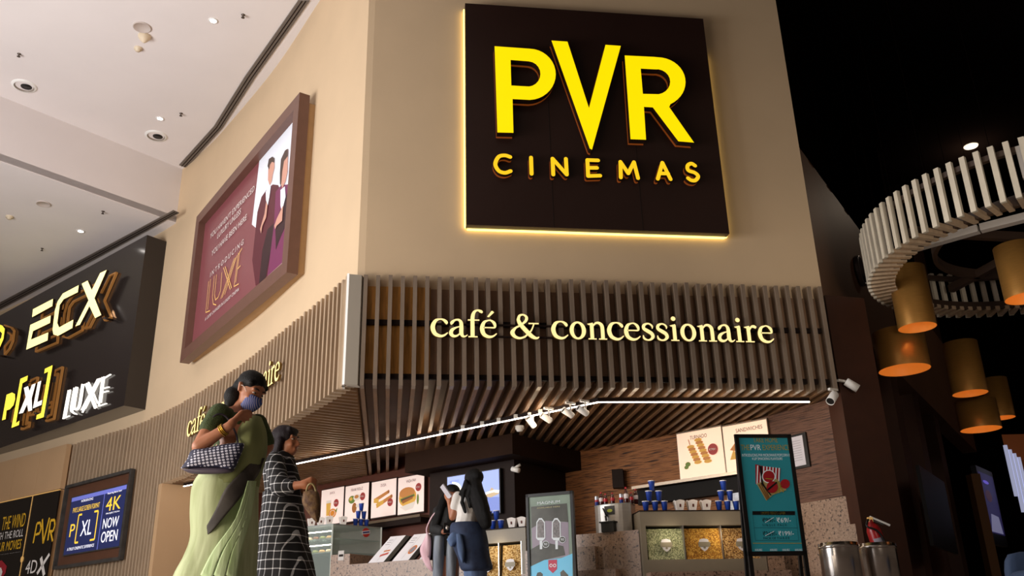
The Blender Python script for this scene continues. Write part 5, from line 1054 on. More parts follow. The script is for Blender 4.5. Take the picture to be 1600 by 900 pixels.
qp([(x + 572, y + 872) for x, y in arc(0, 0, 56, 56, 0, 345, 23)], M_tred, .006); qt('SAVE', 1222, 756.5, 1230.5, 753, M_twh); qt('BIG', 1222.5, 761.5, 1230, 758, M_twh)
qp([(190, 365), (690, 365), (690, 412), (190, 410)], M_tbk, .003, 1150, 750); qt('LIMITED PERIOD OFFER', 1189.5, 804, 1227, 799.5, M_tyw)
def ql(P, mt=mat('standee_line', '#1d6a76', .5), wd=.0035):
    q = [QY(1150 + x / 7.5, 750 + y / 7.5) for x, y in P]
    for a_, b_ in zip(q, q[1:]): m.shape([[(x / W_, y / H_) for x, y in ribbon([(a_[0] * W_, a_[1] * H_, wd), (b_[0] * W_, b_[1] * H_, wd)], False)]], fQ, None, .005, mt)
ql([(195, 412), (225, 708), (732, 712), (700, 412)]); ql([(212, 560), (714, 562)])
qt('\u20b999/-', 1191, 816.5, 1210.5, 809, M_tbk); qt('\u20b969/-', 1214, 816.5, 1235, 808.5, M_twh); qt('S I N G L E   P A C K', 1191.5, 822.5, 1229, 818.5, M_tbk); ql([(340, 500), (440, 440)], M_twh, .004)
qt('\u20b9269/-', 1192, 837.5, 1213, 830, M_tbk); qt('\u20b9199/-', 1216.5, 837, 1239.5, 829.5, M_twh); qt('PACK OF T H R E E', 1193, 843, 1233, 839, M_tbk); ql([(340, 655), (445, 600)], M_twh, .004)
ql([(195, 742), (775, 742)], M_tyw, .006)
for i, x in enumerate((1179.5, 1203, 1222.5, 1242)): qt('AVAILABLE', x, 861, x + 11, 857.5, M_twh)
m.build('print', st)

a = V((.08, 10.87, 0)); b = V((.63, 10.65, 0)); PY = PL(a, b); t0, t1 = PY.tz(821.2, 775)[0], PY.tz(894.3, 768)[0]; zt = 1.66
ms = thing('ice_cream_standee', 'dark framed ice cream poster standee, green above and blue below', 'poster stand', PY.pt((t0 + t1) / 2, 0))
m = MB(); m.plate(PY, t0, t0 + .03, 0, zt, -.06, 0, M_black); m.plate(PY, t1 - .035, t1, 0, zt, -.06, 0, M_black); m.plate(PY, t0, t1, zt - .035, zt, -.06, 0, M_black); m.plate(PY, t0, t1, .1, .14, -.06, 0, M_black); m.plate(PY, t0 - .05, t1 + .05, 0, .03, -.25, .15, M_black); m.build('frame', ms)
u0, u1, w0, w1 = t0 + .03, t1 - .035, .14, zt - .035; W_, H_ = u1 - u0, w1 - w0; fY = lambda x, y, o: PY.pt(u0 + x * W_, w0 + y * H_, -.02 + o)
M_mg = mat('standee_green', '#8a9a8a', .25, emis=.1, ecol='#8a9a8a', var=.25, vscale=2); M_mb = mat('standee_skyblue', '#6fc4e6', .3, emis=.2, ecol='#6fc4e6'); M_md = mat('standee_dark_print', '#5a5a52', .3, var=.3, vscale=5); M_mp = mat('standee_mauve', '#a89aa8', .3)  # includes the dark grey shapes of the printed artwork
m = MB(); m.shape([[(0, 0), (1, 0), (1, 1), (0, 1)]], fY, -.02, 0, M_mg); m.build('panel', ms); m = MB()
def YY(x, y): t_, z_ = PY.tz(815 + x / 6.43, 760 + y / 6.43, -.02); return ((t_ - u0) / W_, (z_ - w0) / H_)
def yp(P, mt, o=.003): m.shape([[YY(x, y) for x, y in P]], fY, None, o, mt)
yp([(95, 205), (455, 170), (470, 360), (380, 350), (240, 345), (100, 420)], M_md); yp([(100, 420), (240, 345), (470, 360), (478, 700), (260, 735), (110, 640)], M_mp, .002); yp([(85, 640), (220, 560), (420, 600), (440, 690), (230, 740), (95, 800)], M_md, .004)
yp([(92, 805), (230, 740), (400, 720), (512, 675), (520, 1500), (90, 1500)], M_mb, .005)
for k, x in enumerate((195, 352)):
    yp([(x - 45, 360), (x - 20, 320), (x + 10, 318), (x + 42, 360), (x + 45, 520), (x + 20, 545), (x - 30, 540), (x - 48, 520)], M_twh, .006); yp([(x - 36, 365), (x - 15, 335), (x + 8, 335), (x + 32, 368), (x + 35, 515), (x - 36, 515)], mat('standee_choc', '#8c8684', .4, var=.4, vscale=40), .007); yp([(x - 12, 545), (x + 14, 545), (x + 14, 630), (x - 10, 632)], M_twh, .006)
    cx_, cy_ = (245, 582) if not k else (412, 535); yp(arc(cx_, cy_, 34, 34, 0, 345, 23), M_twh, .008); yp(arc(cx_, cy_, 29, 29, 0, 345, 23), M_md, .009); A_ = YY(cx_ - 16, cy_ + 12); B_ = YY(cx_ + 16, cy_ - 14); m.text('90', fY, A_[0], A_[1], B_[0], B_[1], .01, M_twh)
A_ = YY(160, 184); B_ = YY(386, 138); m.text('MAGNUM', fY, A_[0], A_[1], B_[0], B_[1], .006, M_twh); A_ = YY(156, 226); B_ = YY(388, 194); m.text('AVAILABLE HERE', fY, A_[0], A_[1], B_[0], B_[1], .006, mat('standee_gold', '#d8cc9a', .4))
yp([(270, 740), (358, 735), (358, 830), (316, 872), (272, 832)], mat('heart_badge_red', '#d63a5a', .4), .008); yp(arc(298, 795, 16, 18, 0, 340, 15), M_twh, .009); yp(arc(334, 795, 16, 18, 0, 340, 15), M_twh, .009); yp(arc(298, 795, 9, 11, 0, 340, 15), mat('heart_badge_red', '#d63a5a', .4), .01); yp(arc(334, 795, 9, 11, 0, 340, 15), mat('heart_badge_red', '#d63a5a', .4), .01)
yp([(150, 900), (160, 868), (190, 860), (214, 880), (215, 960), (150, 960)], M_md, .007); yp([(390, 865), (420, 838), (470, 890), (480, 960), (400, 960)], M_md, .007)
m.build('print', ms)
# ------------------------------------------------------------------ people
def remesh(name, prims, vox, mt, smooth=4, parent=None, loc=None, label=None, fmat=None):
    m = MB()
    for p in prims:
        if p[0] == 'c':
            _, a, r0, b, r1 = p; a = V(a); b = V(b); d = (b - a); L = d.length; q = V((0, 0, 1)).rotation_difference(d.normalized()) if L > 1e-6 else Matrix.Identity(3).to_quaternion(); prof = []
            for k in range(5): t = -PI / 2 + PI / 2 * k / 5; prof.append((r0 * math.cos(t), r0 * math.sin(t)))
            prof += [(r0, 0), (r1, L)]
            for k in range(1, 6): t = PI / 2 * k / 5; prof.append((r1 * math.cos(t), L + r1 * math.sin(t)))
            n = 12; vs = []; 
            for r, z in prof[1:-1]: vs += [a + q @ V((r * math.cos(2 * PI * i / n), r * math.sin(2 * PI * i / n), z)) for i in range(n)]
            K = len(prof) - 2; fs = [(j * n + i, j * n + (i + 1) % n, (j + 1) * n + (i + 1) % n, (j + 1) * n + i) for j in range(K - 1) for i in range(n)] + [tuple(range(n - 1, -1, -1)), tuple((K - 1) * n + i for i in range(n))]
            m.add(vs, fs, mt)
        else:
            _, c, R3, M3 = p; c = V(c); n = 16; vs = []; K = 9
            for j in range(1, K): 
                t = -PI / 2 + PI * j / K; vs += [c + M3 @ V((R3[0] * math.cos(t) * math.cos(2 * PI * i / n), R3[1] * math.cos(t) * math.sin(2 * PI * i / n), R3[2] * math.sin(t))) for i in range(n)]
            fs = [(j * n + i, j * n + (i + 1) % n, (j + 1) * n + (i + 1) % n, (j + 1) * n + i) for j in range(K - 2) for i in range(n)] + [tuple(range(n - 1, -1, -1)), tuple((K - 2) * n + i for i in range(n))]
            m.add(vs, fs, mt)
    o = m.build('tmp'); md = o.modifiers.new('r', 'REMESH'); md.mode = 'VOXEL'; md.voxel_size = vox; md.use_smooth_shade = True
    s_ = o.modifiers.new('s', 'SMOOTH'); s_.factor = .5; s_.iterations = smooth
    dg = bpy.context.evaluated_depsgraph_get(); dg.update(); me = bpy.data.meshes.new_from_object(o.evaluated_get(dg)); bpy.data.objects.remove(o)
    base = V(parent.location) if parent else V(loc)
    me.transform(Matrix.Translation(-base)); me.name = name
    if len(me.materials) == 0: me.materials.append(mt)
    for p in me.polygons: p.use_smooth = True
    r = bpy.data.objects.new(name, me); COL.objects.link(r)
    if parent: r.parent = parent
    else: r.location = base
    if label: r['label'] = label
    return r
def frame_(f, up=(0, 0, 1)):
    f = V(f).normalized(); u = V(up); r = f.cross(u).normalized(); u = r.cross(f).normalized(); return Matrix((r, f, u)).transposed()   # columns right, forward, up
def headprims(c, f, up, k=1.0):
    M = frame_(f, up); P = lambda x, y, z: V(c) + M @ V((x * k, y * k, z * k)); e = lambda x, y, z, a, b, d: ('e', P(x, y, z), (a * k, b * k, d * k), M)
    L = [e(0, -.012, .03, .074, .092, .085), e(0, .02, -.02, .062, .068, .085), e(0, .045, -.075, .034, .035, .03), ('c', P(-.03, .02, -.08), .024 * k, P(.03, .02, -.08), .024 * k),
         ('c', P(0, .085, .008), .008 * k, P(0, .103, -.026), .012 * k), ('c', P(-.012, .09, -.03), .009 * k, P(.012, .09, -.03), .009 * k), ('c', P(-.02, .082, -.056), .007 * k, P(.02, .082, -.056), .007 * k), ('c', P(-.016, .08, -.066), .008 * k, P(.016, .08, -.066), .008 * k),
         ('c', P(-.045, .068, .032), .01 * k, P(.045, .068, .032), .01 * k), e(-.04, .06, -.028, .02, .02, .02), e(.04, .06, -.028, .02, .02, .02)]
    for s in (-1, 1): L += [('c', P(s * .076, -.01, -.018), .008 * k, P(s * .082, -.02, .022), .012 * k)]
    return L, P, M
def eyes(parent, P, k=1.0):
    m = MB()
    for s in (-1, 1): m.lathe(P(s * .031, .066, .012), [(0, -.006 * k), (.009 * k, -.004 * k), (.0125 * k, 0), (.009 * k, .004 * k), (0, .006 * k)], mat('eye_white', '#b8aaa0', .3), 12)
    m.build('eyes', parent); m = MB()
    for s in (-1, 1): m.lathe(P(s * .031, .077, .012), [(0, -.006 * k), (.005 * k, -.003 * k), (.006 * k, 0), (.005 * k, .003 * k), (0, .006 * k)], M_black, 10)
    m.build('pupils', parent); m = MB()
    for s in (-1, 1): m.tube([P(s * .014, .082, .034), P(s * .032, .083, .040), P(s * .05, .073, .034)], .0035 * k, M_black, 6)
    m.build('eyebrows', parent)
def handprims(wr, kn, side, nrm, k=1.0, curl=1.0, spread=.02):
    """wrist, knuckle centre, direction across knuckles (towards little finger), palm normal (curl direction)"""
    wr, kn = V(wr), V(kn); d = (kn - wr).normalized(); side = V(side).normalized(); nrm = V(nrm).normalized(); L = [('c', wr, .024 * k, wr.lerp(kn, .3), .026 * k)]
    for i, (o_, ln) in enumerate([(-.030, .9), (-.010, 1.0), (.010, .95), (.028, .75)]):
        b = kn + side * o_ * k; L.append(('c', wr + side * o_ * .5 * k, .018 * k, b, .012 * k)); p = b; dr = d
        for j, s in enumerate((.036, .025, .02)):
            an = curl * (.5 + .45 * j); dr = (d * math.cos(an) + nrm * math.sin(an)).normalized(); q = p + dr * s * ln * k; L.append(('c', p, (.0098 - .0012 * j) * k, q, (.0088 - .0012 * j) * k)); p = q
    t0 = wr.lerp(kn, .35) - side * .025 * k; t1 = t0 - side * .022 * k + d * .03 * k + nrm * .01 * k; t2 = t1 + d * .026 * k + nrm * .02 * k + side * .006 * k
    L += [('c', t0, .014 * k, t1, .0115 * k), ('c', t1, .011 * k, t2, .009 * k)]; return L
def skinmat(n, c): return mat(n, c, .5, var=.06, vscale=12)
M_sk1 = skinmat('skin_a', '#a86e50'); M_sk2 = skinmat('skin_b', '#a5694a'); M_sk3 = skinmat('skin_c', '#8c5840'); M_hair = mat('hair_black', '#0b0808', .6, var=.3, vscale=30, stretch=(8, 8, 1), bump=.6, bscale=60, spec=.25); M_hair2 = mat('hair_wine', '#170b12', .6, var=.4, vscale=20, stretch=(6, 6, 1), bump=.6, bscale=60, spec=.25)
def cloth(name, c1, c2, sc=(6, 6, 1), rough=.8, ns=3.0):
    m = mat(name, c1, rough); nt = m.node_tree; b = nt.nodes['Principled BSDF']; tc = nt.nodes.new('ShaderNodeTexCoord'); mp = nt.nodes.new('ShaderNodeMapping'); mp.inputs['Scale'].default_value = sc; mp.inputs['Rotation'].default_value = (0, .35, 0)
    n = nt.nodes.new('ShaderNodeTexNoise'); n.inputs['Scale'].default_value = ns; n.inputs['Detail'].default_value = 3; r = nt.nodes.new('ShaderNodeValToRGB'); r.color_ramp.elements[0].position = .35; r.color_ramp.elements[1].position = .65; r.color_ramp.elements[0].color = lin(c1); r.color_ramp.elements[1].color = lin(c2)
    bp = nt.nodes.new('ShaderNodeBump'); bp.inputs['Strength'].default_value = .4; bp.inputs['Distance'].default_value = .02
    nt.links.new(tc.outputs['Object'], mp.inputs[0]); nt.links.new(mp.outputs[0], n.inputs['Vector']); nt.links.new(n.outputs['Fac'], r.inputs[0]); nt.links.new(r.outputs[0], b.inputs['Base Color']); nt.links.new(n.outputs['Fac'], bp.inputs['Height']); nt.links.new(bp.outputs[0], b.inputs['Normal']); return m
def grid(name, base, line, sp, wd, knot='#ffffff'):
    m = mat(name, base, .85); nt = m.node_tree; b = nt.nodes['Principled BSDF']; tc = nt.nodes.new('ShaderNodeTexCoord'); ns = nt.nodes.new('ShaderNodeTexNoise'); ns.inputs['Scale'].default_value = 5
    ad = nt.nodes.new('ShaderNodeVectorMath'); ad.operation = 'MULTIPLY_ADD'; ad.inputs[1].default_value = (.03, .03, .03); nt.links.new(tc.outputs['Object'], ad.inputs[2]); nt.links.new(ns.outputs['Color'], ad.inputs[0]); nt.links.new(tc.outputs['Object'], ns.inputs['Vector'])
    sx = nt.nodes.new('ShaderNodeSeparateXYZ'); nt.links.new(ad.outputs[0], sx.inputs[0]); outs = []
    s1 = nt.nodes.new('ShaderNodeMath'); s1.operation = 'SUBTRACT'; nt.links.new(sx.outputs['X'], s1.inputs[0]); nt.links.new(sx.outputs['Y'], s1.inputs[1])
    for src in (s1.outputs[0], sx.outputs['Z']):
        a = nt.nodes.new('ShaderNodeMath'); a.operation = 'PINGPONG'; a.inputs[1].default_value = sp / 2; nt.links.new(src, a.inputs[0])
        c = nt.nodes.new('ShaderNodeMath'); c.operation = 'LESS_THAN'; c.inputs[1].default_value = wd; nt.links.new(a.outputs[0], c.inputs[0]); outs.append(c.outputs[0])
    mx = nt.nodes.new('ShaderNodeMath'); mx.operation = 'ADD'; nt.links.new(outs[0], mx.inputs[0]); nt.links.new(outs[1], mx.inputs[1]); hv = nt.nodes.new('ShaderNodeMath'); hv.operation = 'MULTIPLY'; hv.inputs[1].default_value = .5; nt.links.new(mx.outputs[0], hv.inputs[0])
    r = nt.nodes.new('ShaderNodeValToRGB'); r.color_ramp.interpolation = 'CONSTANT'; r.color_ramp.elements[0].color = lin(base); r.color_ramp.elements[1].position = .45; r.color_ramp.elements[1].color = lin(line); e = r.color_ramp.elements.new(.9); e.color = lin(knot)
    nt.links.new(hv.outputs[0], r.inputs[0]); nt.links.new(r.outputs[0], b.inputs['Base Color']); return m
def garment(Y0, rows, dep, mt, name, parent, folds=0, fk=14, label=None, n=56, sub=5, ph=0, d0=0):
    """rows: (y pixel or None, x left, x right, depth radius, depth offset, z) smooth tube seen between xl and xr"""
    R_ = []
    Q = crom([tuple(float(v) for v in r) for r in rows], sub)
    for i, (y, xl, xr, ry, do) in enumerate(Q):
        a = aty(xl, y, Y0 + do); b = aty(xr, y, Y0 + do); c = (a + b) / 2; rx = (b - a).length / 2; f = i / (len(Q) - 1); ring = []
        for k in range(n):
            t = 2 * PI * k / n; w_ = 1 + folds * (f ** .7) * (math.sin(fk * t + ph + f * 1.5) * .6 + math.sin(fk * .5 * t + 1.3 + ph) * .4)
            ring.append(V((c.x + rx * w_ * math.cos(t), c.y + ry * w_ * math.sin(t), max(.01, c.z))))
        R_.append(ring)
    m = MB(); m.loft(R_, mt); return m.build(name, parent, label=label)

# ---- woman in the green saree
Y1 = 5.36; w1 = lambda x, y, d=0: aty(x, y, Y1 + d)
hc = w1(391, 612, 0); hf = V((.72, -.42, -.50)); hp, HP, HM = headprims(hc, hf, (.35, -.1, 1), 1.02)
base1 = V((w1(345, 800).x, Y1, 0)); sh_r = w1(340, 650, -.12); sh_l = w1(402, 662, .08); el = w1(312, 697, -.22); wrs = w1(359, 665, -.25); kn = w1(373, 650, -.23)
pel = w1(352, 765, 0); chest = w1(368, 690, -.02)
body = hp + [('c', w1(378, 634), .045, w1(366, 655), .05), ('c', w1(350, 652, -.06), .055, w1(392, 660, .05), .055), ('c', w1(366, 660), .10, chest, .115), ('c', chest, .11, pel, .13), ('c', sh_r, .055, el, .042), ('c', el, .045, wrs, .027),
    ('c', sh_l, .05, w1(418, 697, .1), .04), ('c', w1(418, 697, .1), .038, w1(398, 730, .02), .027), ('c', pel, .13, V((base1.x - .05, Y1, .5)), .07), ('c', pel, .13, V((base1.x + .14, Y1 - .02, .5)), .07),
    ('c', V((base1.x - .05, Y1, .5)), .06, V((base1.x - .16, Y1 + .02, .07)), .04), ('c', V((base1.x + .14, Y1 - .02, .5)), .06, V((base1.x + .2, Y1 - .05, .07)), .04),
    ('c', V((base1.x - .16, Y1 + .02, .045)), .035, V((base1.x - .03, Y1 - .03, .03)), .028), ('c', V((base1.x + .2, Y1 - .05, .045)), .035, V((base1.x + .34, Y1 - .1, .03)), .028)]
body += handprims(wrs, kn, V((.45, .1, .85)) * -1, V((.5, .5, -.25)), 1.05, 1.5) + handprims(w1(398, 730, .02), w1(392, 742, 0), (1, 0, .2), (0, -1, 0), 1, 1.2)
P1 = remesh('person', body, .0075, M_sk1, 3, loc=base1)
tag(P1, 'woman in a pale green saree and striped blue face mask, hand raised to her chin', 'person')
eyes(P1, HP, 1.02)
hm = lambda *a: HP(*a)
hair = [('e', hm(0, -.022, .048), (.084, .098, .082), HM), ('e', hm(0, -.07, .0), (.074, .055, .075), HM), ('e', w1(363, 619, .0), (.052, .05, .062), Matrix.Identity(3)), ('c', w1(362, 622), .04, w1(358, 632), .03), ('c', hm(-.06, .035, .055), .022, hm(.06, .035, .055), .022), ('c', hm(-.07, 0, .04), .018, hm(-.073, -.05, -.01), .025)]
remesh('hair', hair, .007, M_hair, 3, P1)
# mask
M_mask = mat('mask_blue', '#2f52a0', .8); nt = M_mask.node_tree; tc = nt.nodes.new('ShaderNodeTexCoord'); wv = nt.nodes.new('ShaderNodeTexWave'); wv.inputs['Scale'].default_value = 26; wv.inputs['Distortion'].default_value = 2.5; wv.inputs['Detail'].default_value = 1
r = nt.nodes.new('ShaderNodeValToRGB'); r.color_ramp.elements[0].color = lin('#28468f'); r.color_ramp.elements[1].color = lin('#9db4d8'); e_ = r.color_ramp.elements.new(.62); e_.color = lin('#3a5aa8'); e_ = r.color_ramp.elements.new(.86); e_.color = lin('#b08070')
nt.links.new(tc.outputs['Object'], wv.inputs['Vector']); nt.links.new(wv.outputs['Fac'], r.inputs[0]); nt.links.new(r.outputs[0], nt.nodes['Principled BSDF'].inputs['Base Color'])
m = MB(); R_ = []
for k, (yy, zz, hw_) in enumerate([(.106, .002, .045), (.122, -.018, .058), (.120, -.045, .064), (.11, -.075, .058), (.085, -.108, .04)]):
    R_.append([HP(hw_ * math.sin(t), yy - .075 * (1 - math.cos(t)), zz) for t in [-1.45 + 2.9 * j / 12 for j in range(13)]])
n_ = 13; vs = [p for q in R_ for p in q]; m.add(vs, [(i * n_ + j, i * n_ + j + 1, (i + 1) * n_ + j + 1, (i + 1) * n_ + j) for i in range(4) for j in range(12)], M_mask, True)
m.tube([HP(.06, .045, -.01), HP(.08, .0, .03), HP(.084, -.022, .0)], .002, M_white, 6); m.tube([HP(-.06, .045, -.01), HP(-.08, .0, .03)], .002, M_white, 6)
mk = m.build('face_mask', P1); so = mk.modifiers.new('s', 'SOLIDIFY'); so.thickness = .004; sb_ = mk.modifiers.new('ss', 'SUBSURF'); sb_.levels = sb_.render_levels = 1
# blouse
M_bl = cloth('blouse_green', '#2a3a18', '#46552a', (30, 30, 30), ns=6); M_sar = cloth('saree_green', '#8f9a6c', '#b9c59c', (5, 5, .8), ns=2.2); M_sar2 = cloth('saree_olive', '#6f7648', '#8c9460', (3, 3, 1), ns=2); M_bord = cloth('saree_border', '#2c2622', '#4a4540', (2, 2, 2))
remesh('blouse', [('c', sh_r + V((.01, 0, .01)), .068, sh_r.lerp(el, .42), .064), ('c', w1(348, 652, -.07), .068, w1(390, 664, .05), .066), ('c', w1(366, 668), .115, w1(366, 705), .125), ('c', sh_l, .062, sh_l.lerp(w1(418, 697, .1), .8), .055)], .008, M_bl, 4, P1, label='dark green short-sleeved blouse')
# saree: skirt to the floor
sk_rows = [(735, 318, 405, .15, 0), (760, 303, 403, .185, 0), (800, 300, 402, .20, 0), (840, 301, 402, .21, 0), (870, 291, 400, .22, 0), (900, 276, 399, .24, 0), (950, 262, 400, .27, 0), (1006, 250, 402, .30, 0)]
garment(Y1, sk_rows, 0, M_sar, 'saree_skirt', P1, .035, 18)
garment(Y1, [(652, 388, 408, .05, .0), (660, 382, 411, .09, -.02), (675, 374, 415, .13, -.03), (695, 371, 416, .15, -.03), (715, 366, 413, .16, -.02), (740, 345, 407, .17, -.01), (762, 312, 403, .185, 0)], 0, M_sar2, 'saree_drape', P1, .03, 10, label='olive green drape over the shoulder')
def surf(x, y):
    yy = [r[0] for r in sk_rows]
    for a, b in zip(sk_rows, sk_rows[1:]):
        if a[0] <= y <= b[0]: f = (y - a[0]) / (b[0] - a[0]); xl, xr, ry = (a[i] + (b[i] - a[i]) * f for i in (1, 2, 3)); break
    else: xl, xr, ry = (sk_rows[0][1:4] if y < 735 else sk_rows[-1][1:4])
    u = max(-.98, min(.98, (x - (xl + xr) / 2) / ((xr - xl) / 2))); return aty(x, y, Y1 - (ry * math.sqrt(1 - u * u)) * 1.04 - .014)
def strip2(L, R__, mt, name, par, lb=None, sub=4, th=.006):
    L = crom([tuple(map(float, p)) for p in L], sub); R__ = crom([tuple(map(float, p)) for p in R__], sub); m = MB(); K = 6; rows = []
    for a, b in zip(L, R__): rows.append([surf(a[0] + (b[0] - a[0]) * k / K, a[1] + (b[1] - a[1]) * k / K) for k in range(K + 1)])
    n_ = K + 1; m.add([p for q in rows for p in q], [(i * n_ + j, i * n_ + j + 1, (i + 1) * n_ + j + 1, (i + 1) * n_ + j) for i in range(len(rows) - 1) for j in range(K)], mt, True)
    o = m.build(name, par); s_ = o.modifiers.new('s', 'SOLIDIFY'); s_.thickness = th; 
    if lb: o['label'] = lb
strip2([(398, 716), (375, 740), (352, 765), (336, 800), (318, 832), (305, 850)], [(414, 716), (402, 742), (378, 775), (352, 806), (328, 834), (306, 853)], M_bord, 'saree_border', P1, 'dark grey woven border crossing the skirt')
M_pl = cloth('saree_pleat', '#a9c48c', '#c6dcae', (8, 8, .6), ns=3)
for k, (xa, xb, xc, xd) in enumerate([(386, 372, 340, 322), (390, 380, 355, 342), (394, 386, 368, 360)]):
    strip2([(xa, 752), (xb - 4, 810), (xc - 5, 860), (xd - 7, 899)], [(xa + 4, 752), (xb + 3, 812), (xc + 6, 866), (xd + 8, 912)], M_pl, 'saree_pleat', P1, th=.012)
garment(Y1, [(655, 400, 412, .05, .10), (672, 404, 419, .07, .12), (690, 406, 428, .06, .13), (705, 404, 420, .05, .12), (740, 396, 408, .04, .1)], 0, M_bl, 'sleeve_drape', P1, .05, 6, label='dark end of the drape behind the arm')
# bangles, necklace
m = MB(); fd = (wrs - el).normalized(); q = V((0, 0, 1)).rotation_difference(fd)
for k in (.74, .79, .83):
    c = el.lerp(wrs, k); m.tube([c + q @ V((.0345 * math.cos(a), .0345 * math.sin(a), 0)) for a in [2 * PI * i / 20 for i in range(20)]], .0035, mat('bangle_gold', '#c8a040', .25, metal=.8), 8, closed=True)
m.build('bangles', P1, label='gold bangles'); m = MB(); m.tube([w1(362, 643, -.03), w1(366, 650, -.06), w1(374, 652, -.065), w1(381, 646, -.05)], .003, mat('bangle_gold', '#c8a040', .25, metal=.8), 6); m.build('necklace', P1)
# handbag held under the elbow
bg = thing('handbag', 'navy handbag with white dots held under the arm of the woman in green', 'handbag', w1(325, 720, -.2))
M_dot = mat('dotted_fabric', '#20223f', .7); nt = M_dot.node_tree; tc = nt.nodes.new('ShaderNodeTexCoord'); mp = nt.nodes.new('ShaderNodeMapping'); mp.inputs['Scale'].default_value = (44, 20, 62); mp.inputs['Rotation'].default_value = (0, .18, 0); vo = nt.nodes.new('ShaderNodeTexVoronoi'); vo.inputs['Randomness'].default_value = .12; vo.inputs['Scale'].default_value = 1
r = nt.nodes.new('ShaderNodeValToRGB'); r.color_ramp.interpolation = 'CONSTANT'; r.color_ramp.elements[0].color = lin('#c9cbe0'); r.color_ramp.elements[1].position = .36; r.color_ramp.elements[1].color = lin('#20223f')
nt.links.new(tc.outputs['Object'], mp.inputs[0]); nt.links.new(mp.outputs[0], vo.inputs['Vector']); nt.links.new(vo.outputs['Distance'], r.inputs[0]); nt.links.new(r.outputs[0], nt.nodes['Principled BSDF'].inputs['Base Color'])
def puff(loop, d0, d1, mt, name, par, bulge=.03):
    """closed pixel outline -> soft cushion between depths"""
    cx = sum(p[0] for p in loop) / len(loop); cy = sum(p[1] for p in loop) / len(loop); m = MB(); rings = []
    Q = crom(loop + [loop[0]], 4)[:-1]
    for k in range(9):
        t = k / 8; s_ = max(.05, math.sin(PI * t)) ** .42; dd = d0 + (d1 - d0) * (.5 - .5 * math.cos(PI * t)); rings.append([aty(cx + (x - cx) * s_, cy + (y - cy) * s_, dd) for x, y in Q])
    m.loft(rings, mt); return m.build(name, par)
puff([(282, 732), (292, 718), (300, 703), (322, 700), (350, 694), (378, 692), (381, 698), (374, 716), (364, 734), (340, 731), (310, 731)], Y1 - .30, Y1 - .2, M_dot, 'dotted_panel', bg)
puff([(284, 733), (310, 730), (340, 730), (366, 733), (358, 739), (330, 741), (300, 740)], Y1 - .29, Y1 - .17, mat('bag_base', '#4a4152', .6), 'base', bg)
m = MB(); m.tube([tuple(p) for p in crom([tuple(w1(372, 696, -.22)), tuple(w1(368, 676, -.16)), tuple(w1(352, 650, -.17)), tuple(w1(333, 652, -.2)), tuple(w1(316, 690, -.19)), tuple(w1(305, 705, -.2))], 5)], .006, mat('bag_strap', '#2a2030', .6)); m.build('strap', bg)

# ---- woman in the checked tunic
Y2 = 6.6; w2 = lambda x, y, d=0: aty(x, y, Y2 + d)
hc = w2(447, 691, 0); hp, HP2, HM2 = headprims(hc, (.97, -.22, .02), (0, 0, 1), 1.0); base2 = V((w2(440, 800).x, Y2, 0)); sh2 = w2(428, 722, -.14); el2 = w2(438, 762, -.22); wr2 = w2(474, 757, -.26); kn2 = w2(486, 757, -.26)
pel2 = w2(442, 800, 0)
body = hp + [('c', w2(443, 705), .045, w2(438, 722), .05), ('c', w2(430, 722, -.12), .055, w2(442, 722, .14), .055), ('c', w2(438, 730), .11, w2(444, 765), .11), ('c', w2(444, 765), .11, pel2, .13), ('c', sh2, .05, el2, .042), ('c', el2, .042, wr2, .027), ('c', w2(442, 724, .14), .05, w2(452, 765, .2), .04), ('c', w2(452, 765, .2), .036, w2(480, 766, -.05), .026),
    ('c', pel2, .13, V((base2.x - .03, Y2 + .05, .5)), .07), ('c', pel2, .13, V((base2.x + .1, Y2 - .05, .5)), .07), ('c', V((base2.x - .03, Y2 + .05, .5)), .06, V((base2.x - .12, Y2 + .05, .07)), .04), ('c', V((base2.x + .1, Y2 - .05, .5)), .06, V((base2.x + .18, Y2 - .06, .07)), .04),
    ('c', V((base2.x - .12, Y2 + .05, .045)), .035, V((base2.x + .04, Y2 + .02, .03)), .028), ('c', V((base2.x + .18, Y2 - .06, .045)), .035, V((base2.x + .33, Y2 - .1, .03)), .028)]
body += handprims(wr2, kn2, (0, .2, -1), (.2, .8, -.3), 1.05, 1.7) + handprims(w2(480, 766, -.05), w2(489, 762, -.12), (0, .2, -1), (.2, -.8, -.3), 1, 1.5)
P2 = remesh('person', body, .008, M_sk2, 3, loc=base2)
tag(P2, 'woman with a dark bob in a black and white checked tunic, seen in profile', 'person'); eyes(P2, HP2)
remesh('hair', [('e', HP2(0, -.02, .045), (.09, .1, .088), HM2), ('e', HP2(0, -.062, -.02), (.09, .07, .095), HM2), ('c', HP2(-.075, -.01, .0), .03, HP2(-.075, -.03, -.085), .028), ('c', HP2(.075, -.01, .0), .03, HP2(.075, -.03, -.085), .028), ('c', HP2(-.05, .05, .085), .022, HP2(.05, .05, .085), .022), ('c', HP2(-.05, -.07, -.09), .035, HP2(.05, -.07, -.09), .035)], .008, M_hair2, 3, P2)
M_chk = grid('check_cloth', '#0f0f14', '#9a9ca2', .056, .0032)
remesh('tunic_top', [('c', w2(428, 724, -.13), .078, w2(442, 724, .14), .078), ('c', w2(436, 728), .125, w2(443, 765), .135), ('c', w2(443, 765), .135, w2(443, 800), .15), ('c', sh2, .075, el2 + V((0, 0, .01)), .068), ('c', el2, .068, el2.lerp(wr2, .38), .055), ('c', w2(442, 724, .14), .07, w2(452, 765, .2), .06), ('c', w2(452, 765, .2), .06, w2(462, 765, .12), .05)], .009, M_chk, 4, P2)
